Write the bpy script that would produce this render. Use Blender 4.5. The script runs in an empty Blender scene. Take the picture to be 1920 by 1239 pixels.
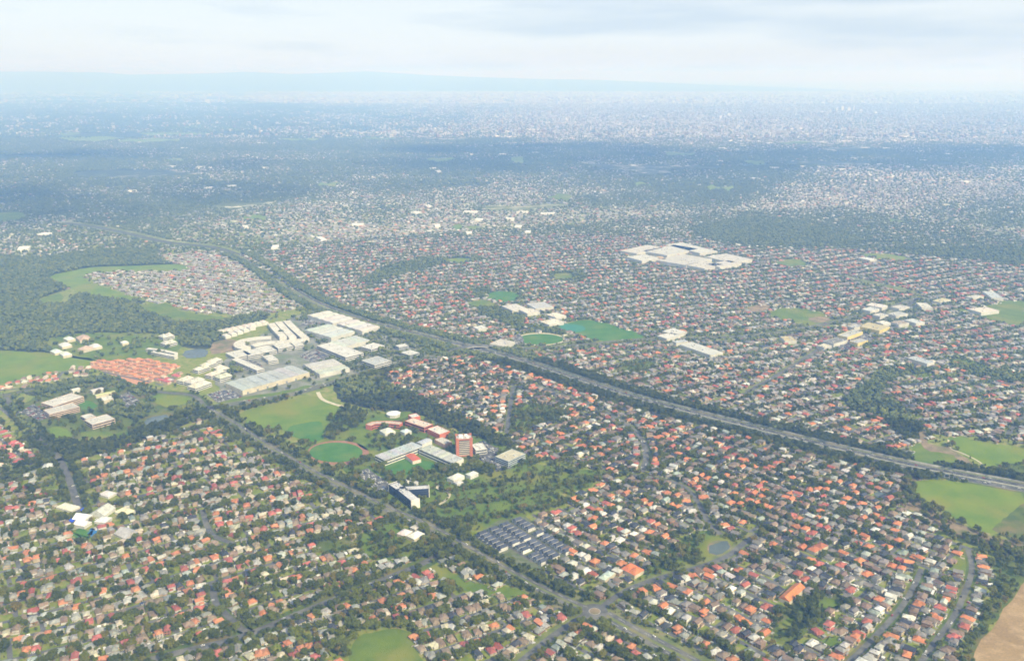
import bpy, math, random
import numpy as np
from mathutils import Vector

random.seed(7)
rng = np.random.default_rng(11)
S = bpy.context.scene
COL = S.collection
R = math.radians

# ------------------------------------------------------------------ camera
CAM_H, FPX, CXP, CYP, HORIZON = 620.0, 1663.0, 960.0, 619.5, 140.0
PITCH = math.atan((CYP - HORIZON) / FPX)
cam = bpy.data.objects.new('camera', bpy.data.cameras.new('camera'))
COL.objects.link(cam)
cam.location = (0, 0, CAM_H)
cam.rotation_euler = (math.pi / 2 - PITCH, 0, 0)
cam.data.sensor_width = 36.0
cam.data.lens = FPX / 1920.0 * 36.0
cam.data.clip_start = 1.0
cam.data.clip_end = 400000.0
S.camera = cam

# ------------------------------------------------------------------ sun, sky, exposure
SUN_ELEV, SUN_AZ = R(38), R(-50)        # azimuth of the direction towards the sun, from +x, in the ground plane (behind, right)
to_sun = Vector((math.cos(SUN_ELEV) * math.cos(SUN_AZ), math.cos(SUN_ELEV) * math.sin(SUN_AZ), math.sin(SUN_ELEV)))
sun = bpy.data.objects.new('sun', bpy.data.lights.new('sun', 'SUN'))
COL.objects.link(sun)
sun.data.energy = 4.6
sun.data.angle = R(3.0)
sun.data.color = (1.0, 0.91, 0.68)
sun.rotation_euler = to_sun.to_track_quat('Z', 'Y').to_euler()
sun.location = (0, 0, 3000)

world = bpy.data.worlds.new('World')
S.world = world
world.use_nodes = True
wn, wl = world.node_tree.nodes, world.node_tree.links
wn.clear()
w_out = wn.new('ShaderNodeOutputWorld')
w_bg = wn.new('ShaderNodeBackground')
w_sky = wn.new('ShaderNodeTexSky')
w_sky.sky_type = 'NISHITA'
w_sky.sun_disc = False
w_sky.sun_elevation = SUN_ELEV
w_sky.sun_rotation = math.pi / 2 - SUN_AZ
w_sky.altitude = 600
w_tc = wn.new('ShaderNodeTexCoord')
w_map = wn.new('ShaderNodeMapping')
w_map.inputs['Scale'].default_value = (1.9, 1.9, 17.0)
w_map.inputs['Location'].default_value = (3.1, 0.4, 0.35)
w_n = wn.new('ShaderNodeTexNoise')
w_n.inputs['Scale'].default_value = 1.5
w_n.inputs['Detail'].default_value = 3.5
w_n.inputs['Roughness'].default_value = 0.55
w_r = wn.new('ShaderNodeValToRGB')
w_r.color_ramp.elements[0].position = 0.36
w_r.color_ramp.elements[0].color = (3.9, 4.55, 5.4, 1)        # grey-blue stratus base (scaled by the background strength)
w_r.color_ramp.elements[1].position = 0.53
w_r.color_ramp.elements[1].color = (5.2, 5.65, 6.1, 1)       # bright white stratus
w_m = wn.new('ShaderNodeMix')
w_m.data_type = 'RGBA'
w_m.inputs[0].default_value = 0.86                          # how much of the sky the thin cloud covers
wl.new(w_tc.outputs['Generated'], w_map.inputs['Vector'])
wl.new(w_map.outputs['Vector'], w_n.inputs['Vector'])
wl.new(w_n.outputs['Fac'], w_r.inputs['Fac'])
wl.new(w_sky.outputs['Color'], w_m.inputs[6])
wl.new(w_r.outputs['Color'], w_m.inputs[7])
wl.new(w_m.outputs[2], w_bg.inputs['Color'])
w_bg.inputs['Strength'].default_value = 0.115
wl.new(w_bg.outputs['Background'], w_out.inputs['Surface'])

S.view_settings.view_transform = 'Standard'
S.view_settings.look = 'None'
S.view_settings.exposure = 0.5
S.view_settings.gamma = 1.0
S.view_settings.use_curve_mapping = False
S.render.engine = 'CYCLES'
S.cycles.use_denoising = True
S.cycles.max_bounces = 5
S.cycles.diffuse_bounces = 3
S.cycles.glossy_bounces = 2
S.cycles.transmission_bounces = 2
S.cycles.transparent_max_bounces = 8
S.cycles.volume_bounces = 3
S.cycles.filter_width = 1.7
S.cycles.sample_clamp_indirect = 6.0

HAZE_DENSITY = 1.35e-4
HAZE_COLOR = (0.23, 0.46, 1.0)

# ------------------------------------------------------------------ projection helpers (photo pixels 1920x1239 <-> the ground)
cp, sp = math.cos(PITCH), math.sin(PITCH)


def G(x, y, z=0.0):
    dx = (x - CXP) / FPX
    dy = (CYP - y) / FPX
    d = (dx, cp + dy * sp, -sp + dy * cp)
    t = (z - CAM_H) / d[2]
    return np.array((d[0] * t, d[1] * t))


def GP(pts, z=0.0):
    return np.array([G(x, y, z) for x, y in pts])


def proj(X, Y, Z=0.0):
    depth = Y * cp - (Z - CAM_H) * sp
    up = Y * sp + (Z - CAM_H) * cp
    depth = np.maximum(depth, 1.0)
    return CXP + FPX * X / depth, CYP - FPX * up / depth


def inframe(X, Y, m=70):
    px, py = proj(X, Y)
    return (px > -m) & (px < 1920 + m) & (py < 1239 + m * 1.2) & (Y > 300)


def inside(poly, X, Y):
    poly = np.asarray(poly)
    r = np.zeros(np.shape(X), bool)
    lo, hi = poly.min(0), poly.max(0)
    m = (X >= lo[0]) & (X <= hi[0]) & (Y >= lo[1]) & (Y <= hi[1])
    if not m.any():
        return r
    x, y = X[m], Y[m]
    c = np.zeros(x.shape, bool)
    n = len(poly)
    for i in range(n):
        x1, y1 = poly[i]
        x2, y2 = poly[(i + 1) % n]
        if y1 == y2:
            continue
        k = ((y1 > y) != (y2 > y)) & (x < (x2 - x1) * (y - y1) / (y2 - y1) + x1)
        c ^= k
    r[m] = c
    return r


def polydist(line, X, Y):
    d = np.full(np.shape(X), 1e9)
    line = np.asarray(line)
    for a, b in zip(line[:-1], line[1:]):
        v = b - a
        L = max(v @ v, 1e-9)
        t = np.clip(((X - a[0]) * v[0] + (Y - a[1]) * v[1]) / L, 0, 1)
        d = np.minimum(d, np.hypot(X - a[0] - t * v[0], Y - a[1] - t * v[1]))
    return d


def vnoise(X, Y, scale, seed=0):
    def h(i, j):
        n = (i * 374761393 + j * 668265263 + seed * 982451653) & 0x7fffffff
        n = ((n ^ (n >> 13)) * 1274126177) & 0x7fffffff
        return ((n ^ (n >> 16)) & 0xffff) / 65535.0
    x, y = np.asarray(X) / scale, np.asarray(Y) / scale
    i, j = np.floor(x).astype(np.int64), np.floor(y).astype(np.int64)
    fx, fy = x - i, y - j
    fx, fy = fx * fx * (3 - 2 * fx), fy * fy * (3 - 2 * fy)
    return (h(i, j) * (1 - fx) + h(i + 1, j) * fx) * (1 - fy) + (h(i, j + 1) * (1 - fx) + h(i + 1, j + 1) * fx) * fy


def fbm(X, Y, scale, seed=0):
    return (vnoise(X, Y, scale, seed) + 0.5 * vnoise(X, Y, scale / 2.1, seed + 1) + 0.25 * vnoise(X, Y, scale / 4.3, seed + 2)) / 1.75


def catmull(P, step, closed=False):
    P = np.asarray(P, float)
    n = len(P)
    out = []
    rngi = range(n) if closed else range(n - 1)
    for i in rngi:
        if closed:
            a, b, c, d = P[(i - 1) % n], P[i], P[(i + 1) % n], P[(i + 2) % n]
        else:
            a, b, c, d = P[max(i - 1, 0)], P[i], P[i + 1], P[min(i + 2, n - 1)]
        k = max(2, int(np.hypot(*(c - b)) / step))
        for t in np.linspace(0, 1, k, endpoint=False):
            out.append(0.5 * ((2 * b) + (c - a) * t + (2 * a - 5 * b + 4 * c - d) * t * t + (-a + 3 * b - 3 * c + d) * t ** 3))
    if not closed:
        out.append(P[-1])
    return np.array(out)


# ------------------------------------------------------------------ materials
MATS = {}


def nodes_of(name):
    m = bpy.data.materials.new(name)
    m.use_nodes = True
    nt = m.node_tree
    b = nt.nodes['Principled BSDF']
    b.inputs['Roughness'].default_value = 0.85
    b.inputs['Specular IOR Level'].default_value = 0.25
    MATS[name] = m
    return m, nt, b


def noise_node(nt, scale, detail=4.0, rough=0.55, vec=None):
    n = nt.nodes.new('ShaderNodeTexNoise')
    n.inputs['Scale'].default_value = scale
    n.inputs['Detail'].default_value = detail
    n.inputs['Roughness'].default_value = rough
    if vec is None:
        g = nt.nodes.new('ShaderNodeNewGeometry')
        vec = g.outputs['Position']
    nt.links.new(vec, n.inputs['Vector'])
    return n.outputs['Fac']


def ramp(nt, fac, stops):
    r = nt.nodes.new('ShaderNodeValToRGB')
    e = r.color_ramp.elements
    while len(e) > 1:
        e.remove(e[-1])
    for i, (p_, c) in enumerate(stops):
        k = e[0] if i == 0 else e.new(p_)
        k.position = p_
        k.color = (*c, 1)
    nt.links.new(fac, r.inputs['Fac'])
    return r.outputs['Color']


def mix(nt, fac, a, b, blend='MIX'):
    m = nt.nodes.new('ShaderNodeMix')
    m.data_type = 'RGBA'
    m.blend_type = blend
    if isinstance(fac, (int, float)):
        m.inputs[0].default_value = fac
    else:
        nt.links.new(fac, m.inputs[0])
    for s, v in ((6, a), (7, b)):
        if isinstance(v, tuple):
            m.inputs[s].default_value = (*v, 1)
        else:
            nt.links.new(v, m.inputs[s])
    return m.outputs[2]


def mat_noise(name, c1, c2, scale, c3=None, scale2=None, rough=0.85, spec=0.25):
    m, nt, b = nodes_of(name)
    c = ramp(nt, noise_node(nt, scale), [(0.35, c1), (0.65, c2)])
    if c3:
        f = ramp(nt, noise_node(nt, scale2), [(0.5, (0, 0, 0)), (0.66, (1, 1, 1))])
        c = mix(nt, f, c, c3)
    fine = ramp(nt, noise_node(nt, min(scale * 30, 2.5), 5, 0.7), [(0.3, (0.74, 0.76, 0.74)), (0.7, (1.18, 1.15, 1.12))])
    c = mix(nt, 1.0, c, fine, 'MULTIPLY')
    nt.links.new(c, b.inputs['Base Color'])
    b.inputs['Roughness'].default_value = rough
    b.inputs['Specular IOR Level'].default_value = spec
    return m


def mat_tint(name, source, rough=0.75, spec=0.3, amp=0.28, scale=0.35):
    """the colour comes from the object colour or the face attribute, weathered by noise"""
    m, nt, b = nodes_of(name)
    if source == 'object':
        o = nt.nodes.new('ShaderNodeObjectInfo')
        base = o.outputs['Color']
    else:
        a = nt.nodes.new('ShaderNodeAttribute')
        a.attribute_name = 'col'
        base = a.outputs['Color']
    f = ramp(nt, noise_node(nt, scale, 3), [(0.3, (1 - amp,) * 3), (0.7, (1 + amp * 0.4,) * 3)])
    f2 = ramp(nt, noise_node(nt, 0.06, 5, 0.65), [(0.3, (0.78, 0.77, 0.75)), (0.62, (1.06, 1.06, 1.06))])
    nt.links.new(mix(nt, 1.0, mix(nt, 1.0, base, f, 'MULTIPLY'), f2, 'MULTIPLY'), b.inputs['Base Color'])
    b.inputs['Roughness'].default_value = rough
    b.inputs['Specular IOR Level'].default_value = spec
    return m


def mat_foliage(name, stops, leaf_noise=0.6, thin=True):
    m, nt, b = nodes_of(name)
    o = nt.nodes.new('ShaderNodeObjectInfo')
    c = ramp(nt, o.outputs['Random'], stops)
    f = ramp(nt, noise_node(nt, leaf_noise, 2), [(0.3, (0.75, 0.77, 0.7)), (0.7, (1.4, 1.35, 1.15))])
    nt.links.new(mix(nt, 1.0, c, f, 'MULTIPLY'), b.inputs['Base Color'])
    b.inputs['Roughness'].default_value = 0.75
    b.inputs['Specular IOR Level'].default_value = 0.2
    if thin:
        tr = nt.nodes.new('ShaderNodeBsdfTranslucent')
        nt.links.new(b.inputs['Base Color'].links[0].from_socket, tr.inputs['Color'])
        ms = nt.nodes.new('ShaderNodeMixShader')
        ms.inputs[0].default_value = 0.5
        nt.links.new(b.outputs[0], ms.inputs[1])
        nt.links.new(tr.outputs[0], ms.inputs[2])
        nt.links.new(ms.outputs[0], nt.nodes['Material Output'].inputs['Surface'])
    return m


ATTR = mat_tint('painted_and_tiled', 'attr')
OBJC = mat_tint('roof_tiles', 'object')
WALLC = mat_tint('wall_render', 'object', amp=0.15)
CARP = mat_tint('car_paint', 'object', rough=0.3, spec=0.5, amp=0.05)
GLASS = mat_noise('dark_glass', (0.02, 0.028, 0.04), (0.035, 0.045, 0.06), 0.2, rough=0.12, spec=0.6)
NAVY = mat_noise('navy_glass', (0.012, 0.02, 0.045), (0.03, 0.04, 0.075), 0.15, rough=0.15, spec=0.6)
RUBBER = mat_noise('rubber', (0.02, 0.02, 0.02), (0.03, 0.03, 0.03), 2.0)
BARK = mat_noise('bark', (0.09, 0.07, 0.05), (0.2, 0.17, 0.14), 1.5)
ASPHALT = mat_noise('asphalt', (0.085, 0.088, 0.09), (0.13, 0.13, 0.128), 0.12, (0.17, 0.165, 0.15), 0.03)
FWY = mat_noise('freeway_asphalt', (0.05, 0.053, 0.056), (0.08, 0.082, 0.083), 0.08, (0.105, 0.105, 0.1), 0.02)
STREET = mat_noise('street_asphalt', (0.095, 0.1, 0.105), (0.15, 0.15, 0.148), 0.06)
PAINT = mat_noise('road_paint', (0.6, 0.6, 0.58), (0.75, 0.75, 0.72), 0.3)
CONC = mat_noise('concrete', (0.36, 0.35, 0.32), (0.5, 0.49, 0.45), 0.15)
LAWN = mat_noise('lawn', (0.08, 0.135, 0.01), (0.125, 0.175, 0.013), 0.035, (0.175, 0.185, 0.025), 0.012)
TURF = mat_noise('irrigated_turf', (0.045, 0.14, 0.014), (0.07, 0.17, 0.02), 0.04, (0.1, 0.175, 0.022), 0.015)
PADDOCK = mat_noise('paddock_grass', (0.1, 0.17, 0.008), (0.15, 0.21, 0.01), 0.02, (0.185, 0.195, 0.02), 0.008)
VERGE = mat_noise('verge_grass', (0.1, 0.13, 0.035), (0.17, 0.19, 0.055), 0.05, (0.2, 0.18, 0.09), 0.03)
ROUGHG = mat_noise('rough_grass', (0.06, 0.095, 0.014), (0.12, 0.15, 0.02), 0.035, (0.16, 0.135, 0.05), 0.02)
SCRUB = mat_noise('dry_scrub', (0.17, 0.13, 0.075), (0.29, 0.22, 0.14), 0.05, (0.12, 0.13, 0.05), 0.03)
TRACK = mat_noise('track_red', (0.24, 0.125, 0.075), (0.31, 0.16, 0.1), 0.1)
DIRT = mat_noise('bare_earth', (0.25, 0.17, 0.08), (0.33, 0.23, 0.115), 0.012, (0.38, 0.27, 0.15), 0.05)
REDDIRT = mat_noise('red_earth', (0.42, 0.2, 0.11), (0.52, 0.28, 0.17), 0.03)
GRAVEL = mat_noise('pale_gravel', (0.42, 0.38, 0.28), (0.55, 0.5, 0.38), 0.1)
BLUECOURT = mat_noise('blue_court', (0.03, 0.16, 0.42), (0.04, 0.19, 0.48), 0.1)
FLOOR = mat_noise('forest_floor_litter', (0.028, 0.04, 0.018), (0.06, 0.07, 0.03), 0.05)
WATER = mat_noise('pond_water', (0.06, 0.085, 0.085), (0.09, 0.12, 0.115), 0.05, rough=0.25, spec=0.4)
LEAF = mat_foliage('eucalypt_leaves', [(0.0, (0.075, 0.095, 0.018)), (0.3, (0.115, 0.138, 0.024)), (0.6, (0.15, 0.178, 0.028)),
                                      (0.85, (0.18, 0.205, 0.03)), (1.0, (0.22, 0.175, 0.045))])
LEAFD = mat_foliage('forest_leaves', [(0.0, (0.06, 0.08, 0.02)), (0.5, (0.09, 0.115, 0.025)), (1.0, (0.135, 0.155, 0.03))], 0.25)

LEAFB = mat_foliage('distant_leaves', [(0.0, (0.045, 0.062, 0.022)), (0.5, (0.07, 0.092, 0.027)), (1.0, (0.115, 0.13, 0.032))], 0.25, False)

# the ground: gardens, drives and bare soil close by; woods, suburbs and town further out
m, nt, b = nodes_of('suburb_ground')
geo = nt.nodes.new('ShaderNodeNewGeometry')
pos = geo.outputs['Position']
near = ramp(nt, noise_node(nt, 0.07, 5, 0.6, pos), [(0.3, (0.085, 0.115, 0.012)), (0.45, (0.155, 0.2, 0.02)), (0.58, (0.215, 0.215, 0.05)), (0.7, (0.26, 0.22, 0.13))])
vor = nt.nodes.new('ShaderNodeTexVoronoi')
vor.inputs['Scale'].default_value = 1 / 42.0
nt.links.new(pos, vor.inputs['Vector'])
sep = nt.nodes.new('ShaderNodeSeparateColor')
nt.links.new(vor.outputs['Color'], sep.inputs[0])
town = ramp(nt, sep.outputs[0], [(0.0, (0.06, 0.075, 0.04)), (0.45, (0.1, 0.11, 0.07)), (0.55, (0.26, 0.24, 0.2)), (0.78, (0.42, 0.4, 0.35)), (0.9, (0.72, 0.7, 0.64))])
wood = ramp(nt, noise_node(nt, 0.01, 5, 0.65, pos), [(0.35, (0.03, 0.045, 0.022)), (0.6, (0.06, 0.075, 0.035)), (0.68, (0.12, 0.16, 0.05))])
ua = nt.nodes.new('ShaderNodeAttribute')
ua.attribute_name = 'urb'
ub = nt.nodes.new('ShaderNodeMath')
ub.operation = 'ADD'
nt.links.new(ua.outputs['Fac'], ub.inputs[0])
nt.links.new(noise_node(nt, 0.004, 4, 0.6, pos), ub.inputs[1])
urb = ramp(nt, ub.outputs[0], [(0.72, (0, 0, 0)), (1.0, (1, 1, 1))])
far = mix(nt, urb, wood, town)
ln = nt.nodes.new('ShaderNodeVectorMath')
ln.operation = 'LENGTH'
nt.links.new(pos, ln.inputs[0])
mr = nt.nodes.new('ShaderNodeMapRange')
mr.inputs['From Min'].default_value = 3300
mr.inputs['From Max'].default_value = 5200
nt.links.new(ln.outputs['Value'], mr.inputs['Value'])
nt.links.new(mix(nt, mr.outputs['Result'], near, far), b.inputs['Base Color'])
GROUND = m


# ------------------------------------------------------------------ object helpers
def tag(o, label=None, cat=None, group=None, kind=None):
    if label:
        o['label'] = label
    if cat:
        o['category'] = cat
    if group:
        o['group'] = group
    if kind:
        o['kind'] = kind
    return o


def link(name, me, parent=None, mat=None):
    o = bpy.data.objects.new(name, me)
    COL.objects.link(o)
    if parent is not None:
        o.parent = parent
    if mat is not None and me is not None and not me.materials:
        me.materials.append(mat)
    return o


def empty(name, loc=(0, 0, 0), rz=0.0):
    o = bpy.data.objects.new(name, None)
    COL.objects.link(o)
    o.location = loc
    o.rotation_euler = (0, 0, rz)
    o.empty_display_size = 2
    return o


class Acc:
    """collects quads and triangles (numpy) for one mesh"""

    def __init__(self):
        self.V, self.Q, self.T, self.CQ, self.CT, self.n = [], [], [], [], [], 0

    def add(self, V, Q=None, T=None, cq=None, ct=None):
        V = np.asarray(V, float).reshape(-1, 3)
        self.V.append(V)
        if Q is not None and len(Q):
            Q = np.asarray(Q, np.int64).reshape(-1, 4)
            self.Q.append(Q + self.n)
            self.CQ.append(np.broadcast_to(np.asarray(cq if cq is not None else (1, 1, 1), float), (len(Q), 3)))
        if T is not None and len(T):
            T = np.asarray(T, np.int64).reshape(-1, 3)
            self.T.append(T + self.n)
            self.CT.append(np.broadcast_to(np.asarray(ct if ct is not None else (1, 1, 1), float), (len(T), 3)))
        self.n += len(V)

    def mesh(self, name, mats, color=False, smooth=False):
        me = bpy.data.meshes.new(name)
        if not self.V:
            return me
        V = np.concatenate(self.V)
        Q = np.concatenate(self.Q) if self.Q else np.zeros((0, 4), np.int64)
        T = np.concatenate(self.T) if self.T else np.zeros((0, 3), np.int64)
        me.vertices.add(len(V))
        me.vertices.foreach_set('co', V.astype(np.float32).ravel())
        L = np.concatenate([Q.ravel(), T.ravel()])
        me.loops.add(len(L))
        me.loops.foreach_set('vertex_index', L.astype(np.int32))
        me.polygons.add(len(Q) + len(T))
        st = np.concatenate([np.arange(len(Q)) * 4, len(Q) * 4 + np.arange(len(T)) * 3]).astype(np.int32)
        me.polygons.foreach_set('loop_start', st)
        me.polygons.foreach_set('use_smooth', np.full(len(st), smooth))
        me.update(calc_edges=True)
        if color:
            C = np.concatenate(([np.concatenate(self.CQ)] if self.CQ else []) + ([np.concatenate(self.CT)] if self.CT else []))
            a = me.attributes.new('col', 'FLOAT_COLOR', 'FACE')
            a.data.foreach_set('color', np.concatenate([C, np.ones((len(C), 1))], 1).astype(np.float32).ravel())
        for mt in (mats if isinstance(mats, (list, tuple)) else [mats]):
            me.materials.append(mt)
        return me


BOXQ = np.array([(0, 1, 5, 4), (1, 2, 6, 5), (2, 3, 7, 6), (3, 0, 4, 7), (4, 5, 6, 7)])
BOXQB = np.vstack([BOXQ, [(3, 2, 1, 0)]])


def box(acc, c, s, rz=0.0, col=(1, 1, 1), bottom=True):
    """c: centre of the base; s: full sizes"""
    x, y, z = s[0] / 2, s[1] / 2, s[2]
    V = np.array([(-x, -y, 0), (x, -y, 0), (x, y, 0), (-x, y, 0), (-x, -y, z), (x, -y, z), (x, y, z), (-x, y, z)])
    ca, sa = math.cos(rz), math.sin(rz)
    V = np.stack([V[:, 0] * ca - V[:, 1] * sa + c[0], V[:, 0] * sa + V[:, 1] * ca + c[1], V[:, 2] + c[2]], 1)
    acc.add(V, BOXQB if bottom else BOXQ, cq=col)


def boxes(acc, X, Y, Z, A, W, D, Hh, colr, colw=None):
    """many boxes at once"""
    n = len(X)
    if n == 0:
        return
    lx = np.array([-1, 1, 1, -1] * 2) * 0.5
    ly = np.array([-1, -1, 1, 1] * 2) * 0.5
    lz = np.array([0] * 4 + [1] * 4)
    px, py = W[:, None] * lx, D[:, None] * ly
    ca, sa = np.cos(A)[:, None], np.sin(A)[:, None]
    V = np.stack([px * ca - py * sa + X[:, None], px * sa + py * ca + Y[:, None], Z[:, None] + Hh[:, None] * lz], 2)
    Q = BOXQ[None] + (np.arange(n) * 8)[:, None, None]
    if colw is None:
        colw = colr
    C = np.stack([colw] * 4 + [colr], 1).reshape(-1, 3)
    acc.add(V.reshape(-1, 3), Q.reshape(-1, 4), cq=C)


def wings(aw, ar, X, Y, Z, A, W, D, HW, RH, HIP, cw=None, cr=None, over=0.55):
    """house wings: walls to acc aw, hip or gable roofs to acc ar (ridge along local x)"""
    n = len(X)
    if n == 0:
        return
    one = np.ones(n)
    sx, sy = np.array([-1, 1, 1, -1]) * 0.5, np.array([-1, -1, 1, 1]) * 0.5
    ca, sa = np.cos(A)[:, None], np.sin(A)[:, None]

    def tr(lx, ly, z):
        return np.stack([lx * ca - ly * sa + X[:, None], lx * sa + ly * ca + Y[:, None], z], 2)
    b0 = tr(W[:, None] * sx, D[:, None] * sy, np.repeat(Z[:, None], 4, 1))
    b1 = tr(W[:, None] * sx, D[:, None] * sy, np.repeat((Z + HW)[:, None], 4, 1))
    Wv = np.concatenate([b0, b1], 1)
    Q = BOXQ[None, :4] + (np.arange(n) * 8)[:, None, None]
    cwq = np.repeat(cw, 4, 0) if cw is not None else None
    aw.add(Wv.reshape(-1, 3), Q.reshape(-1, 4), cq=cwq)
    W2, D2 = W + 2 * over, D + 2 * over
    ez = (Z + HW)[:, None] + 0.003
    e0 = tr(W2[:, None] * sx, D2[:, None] * sy, np.repeat(ez, 4, 1))
    e1 = tr(W2[:, None] * sx, D2[:, None] * sy, np.repeat(ez + 0.22, 4, 1))
    rl = np.maximum(W2 / 2 - D2 / 2 * HIP, 0.15)
    rx = np.stack([-rl, rl], 1)
    rd = tr(rx, np.zeros((n, 2)), np.repeat((Z + HW + 0.22 + RH)[:, None], 2, 1))
    Rv = np.concatenate([e0, e1, rd], 1)
    k = (np.arange(n) * 10)[:, None, None]
    RQ = np.array([(0, 1, 5, 4), (1, 2, 6, 5), (2, 3, 7, 6), (3, 0, 4, 7), (4, 5, 9, 8), (6, 7, 8, 9), (3, 2, 1, 0)])
    RT = np.array([(5, 6, 9), (7, 4, 8)])
    ar.add(Rv.reshape(-1, 3), (RQ[None] + k).reshape(-1, 4), (RT[None] + k).reshape(-1, 3),
           cq=np.repeat(cr, 7, 0) if cr is not None else None, ct=np.repeat(cr, 2, 0) if cr is not None else None)


def sheet(name, poly, z, mat, label, kind='structure', smooth=False, step=10.0, rough=0.0, parent=None):
    P = np.asarray(poly, float)
    if smooth:
        P = catmull(P, step, True)
    else:
        out = []
        for a, b_ in zip(P, np.roll(P, -1, 0)):
            k = max(1, int(np.hypot(*(b_ - a)) / (step * 2)))
            out += [a + (b_ - a) * i / k for i in range(k)]
        P = np.array(out)
    if rough:
        P = P + rng.normal(0, rough, P.shape)
    me = bpy.data.meshes.new(name)
    me.from_pydata([(x, y, z) for x, y in P], [], [list(range(len(P)))])
    me.update()
    if me.polygons[0].normal.z < 0:
        me.flip_normals()
    me.materials.append(mat)
    o = link(name, me, parent)
    if parent is None:
        tag(o, label, None, None, kind)
    return o, P


def ellipse(cx, cy, rx, ry, n=40, z=0.0, sq=1.0):
    """an ellipse given in photo pixels, laid on the ground"""
    return np.array([G(cx + rx * math.copysign(abs(math.cos(t)) ** sq, math.cos(t)), cy + ry * math.copysign(abs(math.sin(t)) ** sq, math.sin(t)), z)
                     for t in np.linspace(0, 2 * math.pi, n, endpoint=False)])


def ribbon_acc(acc, line, w0, w1, z, zt=None):
    """strip between the offsets w0 and w1 (metres, left positive) along a line"""
    P = np.asarray(line)
    t = np.gradient(P, axis=0)
    t /= np.maximum(np.hypot(t[:, 0], t[:, 1])[:, None], 1e-9)
    nrm = np.stack([-t[:, 1], t[:, 0]], 1)
    a, b_ = P + nrm * w0, P + nrm * w1
    n = len(P)
    V = np.concatenate([np.c_[a, np.full(n, z)], np.c_[b_, np.full(n, z)]])
    i = np.arange(n - 1)
    acc.add(V, np.stack([i, i + 1, n + i + 1, n + i], 1)[:, ::-1] if w1 < w0 else np.stack([i, n + i, n + i + 1, i + 1], 1)[:, ::-1])
    return nrm


def wall_acc(acc, line, off, thick, z0, h):
    P = np.asarray(line)
    t = np.gradient(P, axis=0)
    t /= np.maximum(np.hypot(t[:, 0], t[:, 1])[:, None], 1e-9)
    nrm = np.stack([-t[:, 1], t[:, 0]], 1)
    a, b_ = P + nrm * (off - thick / 2), P + nrm * (off + thick / 2)
    n = len(P)
    V = np.concatenate([np.c_[a, np.full(n, z0)], np.c_[b_, np.full(n, z0)], np.c_[a, np.full(n, z0 + h)], np.c_[b_, np.full(n, z0 + h)]])
    i = np.arange(n - 1)
    Q = np.concatenate([np.stack([i, i + 1, 2 * n + i + 1, 2 * n + i], 1), np.stack([n + i + 1, n + i, 3 * n + i, 3 * n + i + 1], 1),
                        np.stack([2 * n + i, 2 * n + i + 1, 3 * n + i + 1, 3 * n + i], 1)])
    acc.add(V, Q)


# ================================================================== THE SETTING
# ground sheet to the horizon
me = bpy.data.meshes.new('ground')
E_ = 100000.0
me.from_pydata([(-E_, -3000, 0), (E_, -3000, 0), (E_, E_, 0), (-E_, E_, 0)], [], [(0, 1, 2, 3)])
me.materials.append(GROUND)
tag(link('ground', me), 'olive brown suburban ground reaching to the hazy horizon', None, None, 'structure')

EXCL = []        # polygons without houses
NOTREE = []      # polygons without trees
FOREST = []      # polygons filled with trees: (poly, spacing, chance)
LANDMARKS = []   # (phrase, xy)


def field(name, pts, mat, label, smooth=True, z=0.15, tree=False, rough=1.6, world=False, excl=True):
    P = np.asarray(pts, float) if world else GP(pts)
    o, PP = sheet(name, P, z, mat, label, smooth=smooth, rough=rough)
    if excl:
        EXCL.append(PP)
    if not tree:
        NOTREE.append(PP)
    return PP


# ---- grass, sports grounds, paddocks, bare earth
field('paddock', [(450, 777), (478, 764), (520, 755), (585, 742), (640, 762), (618, 788), (603, 828), (560, 824), (530, 806), (470, 797)], PADDOCK,
      'large yellow green paddock left of the campus with the brick tower')
field('grass_patch', [(538, 806), (560, 795), (602, 792), (603, 826), (562, 823)], TURF, 'darker green corner of the paddock beside the running track', z=0.2)
field('running_track', ellipse(634, 849, 58, 23), TRACK, 'red brown running track round an oval below the paddock', world=True, z=0.2, smooth=False, rough=0)
field('track_infield', ellipse(630, 848, 50, 18.5), TURF, 'green infield of the running track', world=True, z=0.26, smooth=False, rough=0)
field('campus_park', [(775, 905), (810, 890), (850, 912), (900, 885), (960, 905), (1040, 915), (1035, 940), (985, 965), (935, 975), (860, 965), (800, 965), (760, 958)], LAWN,
      'green campus park with winding gravel path by the Y-shaped building', tree=True)
field('campus_ground', [(560, 822), (640, 762), (700, 770), (800, 795), (930, 830), (1010, 870), (1120, 885), (1100, 915), (1040, 925), (960, 980), (850, 990), (740, 940), (640, 880)], LAWN,
      'rough grass and paving round the campus buildings', tree=True, z=0.06)
field('bowling_green', [(718, 876), (735, 862), (790, 862), (815, 873), (770, 888), (730, 890)], TURF, 'pale green sports court below the long campus halls', z=0.2)
field('campus_lawn', [(690, 790), (730, 777), (770, 772), (760, 785), (700, 800)], LAWN, 'small lawn beside the octagonal white campus building', z=0.2)
field('campus_lawn', [(655, 815), (700, 800), (730, 830), (690, 845)], LAWN, 'rounded lawn between the running track and the long hall', z=0.2, tree=True)
field('oval_boundary', ellipse(1013, 636, 47, 12), GRAVEL, 'pale boundary ring round the green sports oval', world=True, smooth=False, rough=0)
field('sports_oval', ellipse(1013, 636, 43, 10), TURF, 'dark green sports oval with pale ring above the freeway', world=True, z=0.22, smooth=False, rough=0)
field('playing_field', [(1062, 613), (1085, 601), (1130, 605), (1203, 628), (1185, 638), (1130, 639), (1090, 631)], TURF, 'long green playing field right of the ringed oval')
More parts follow.
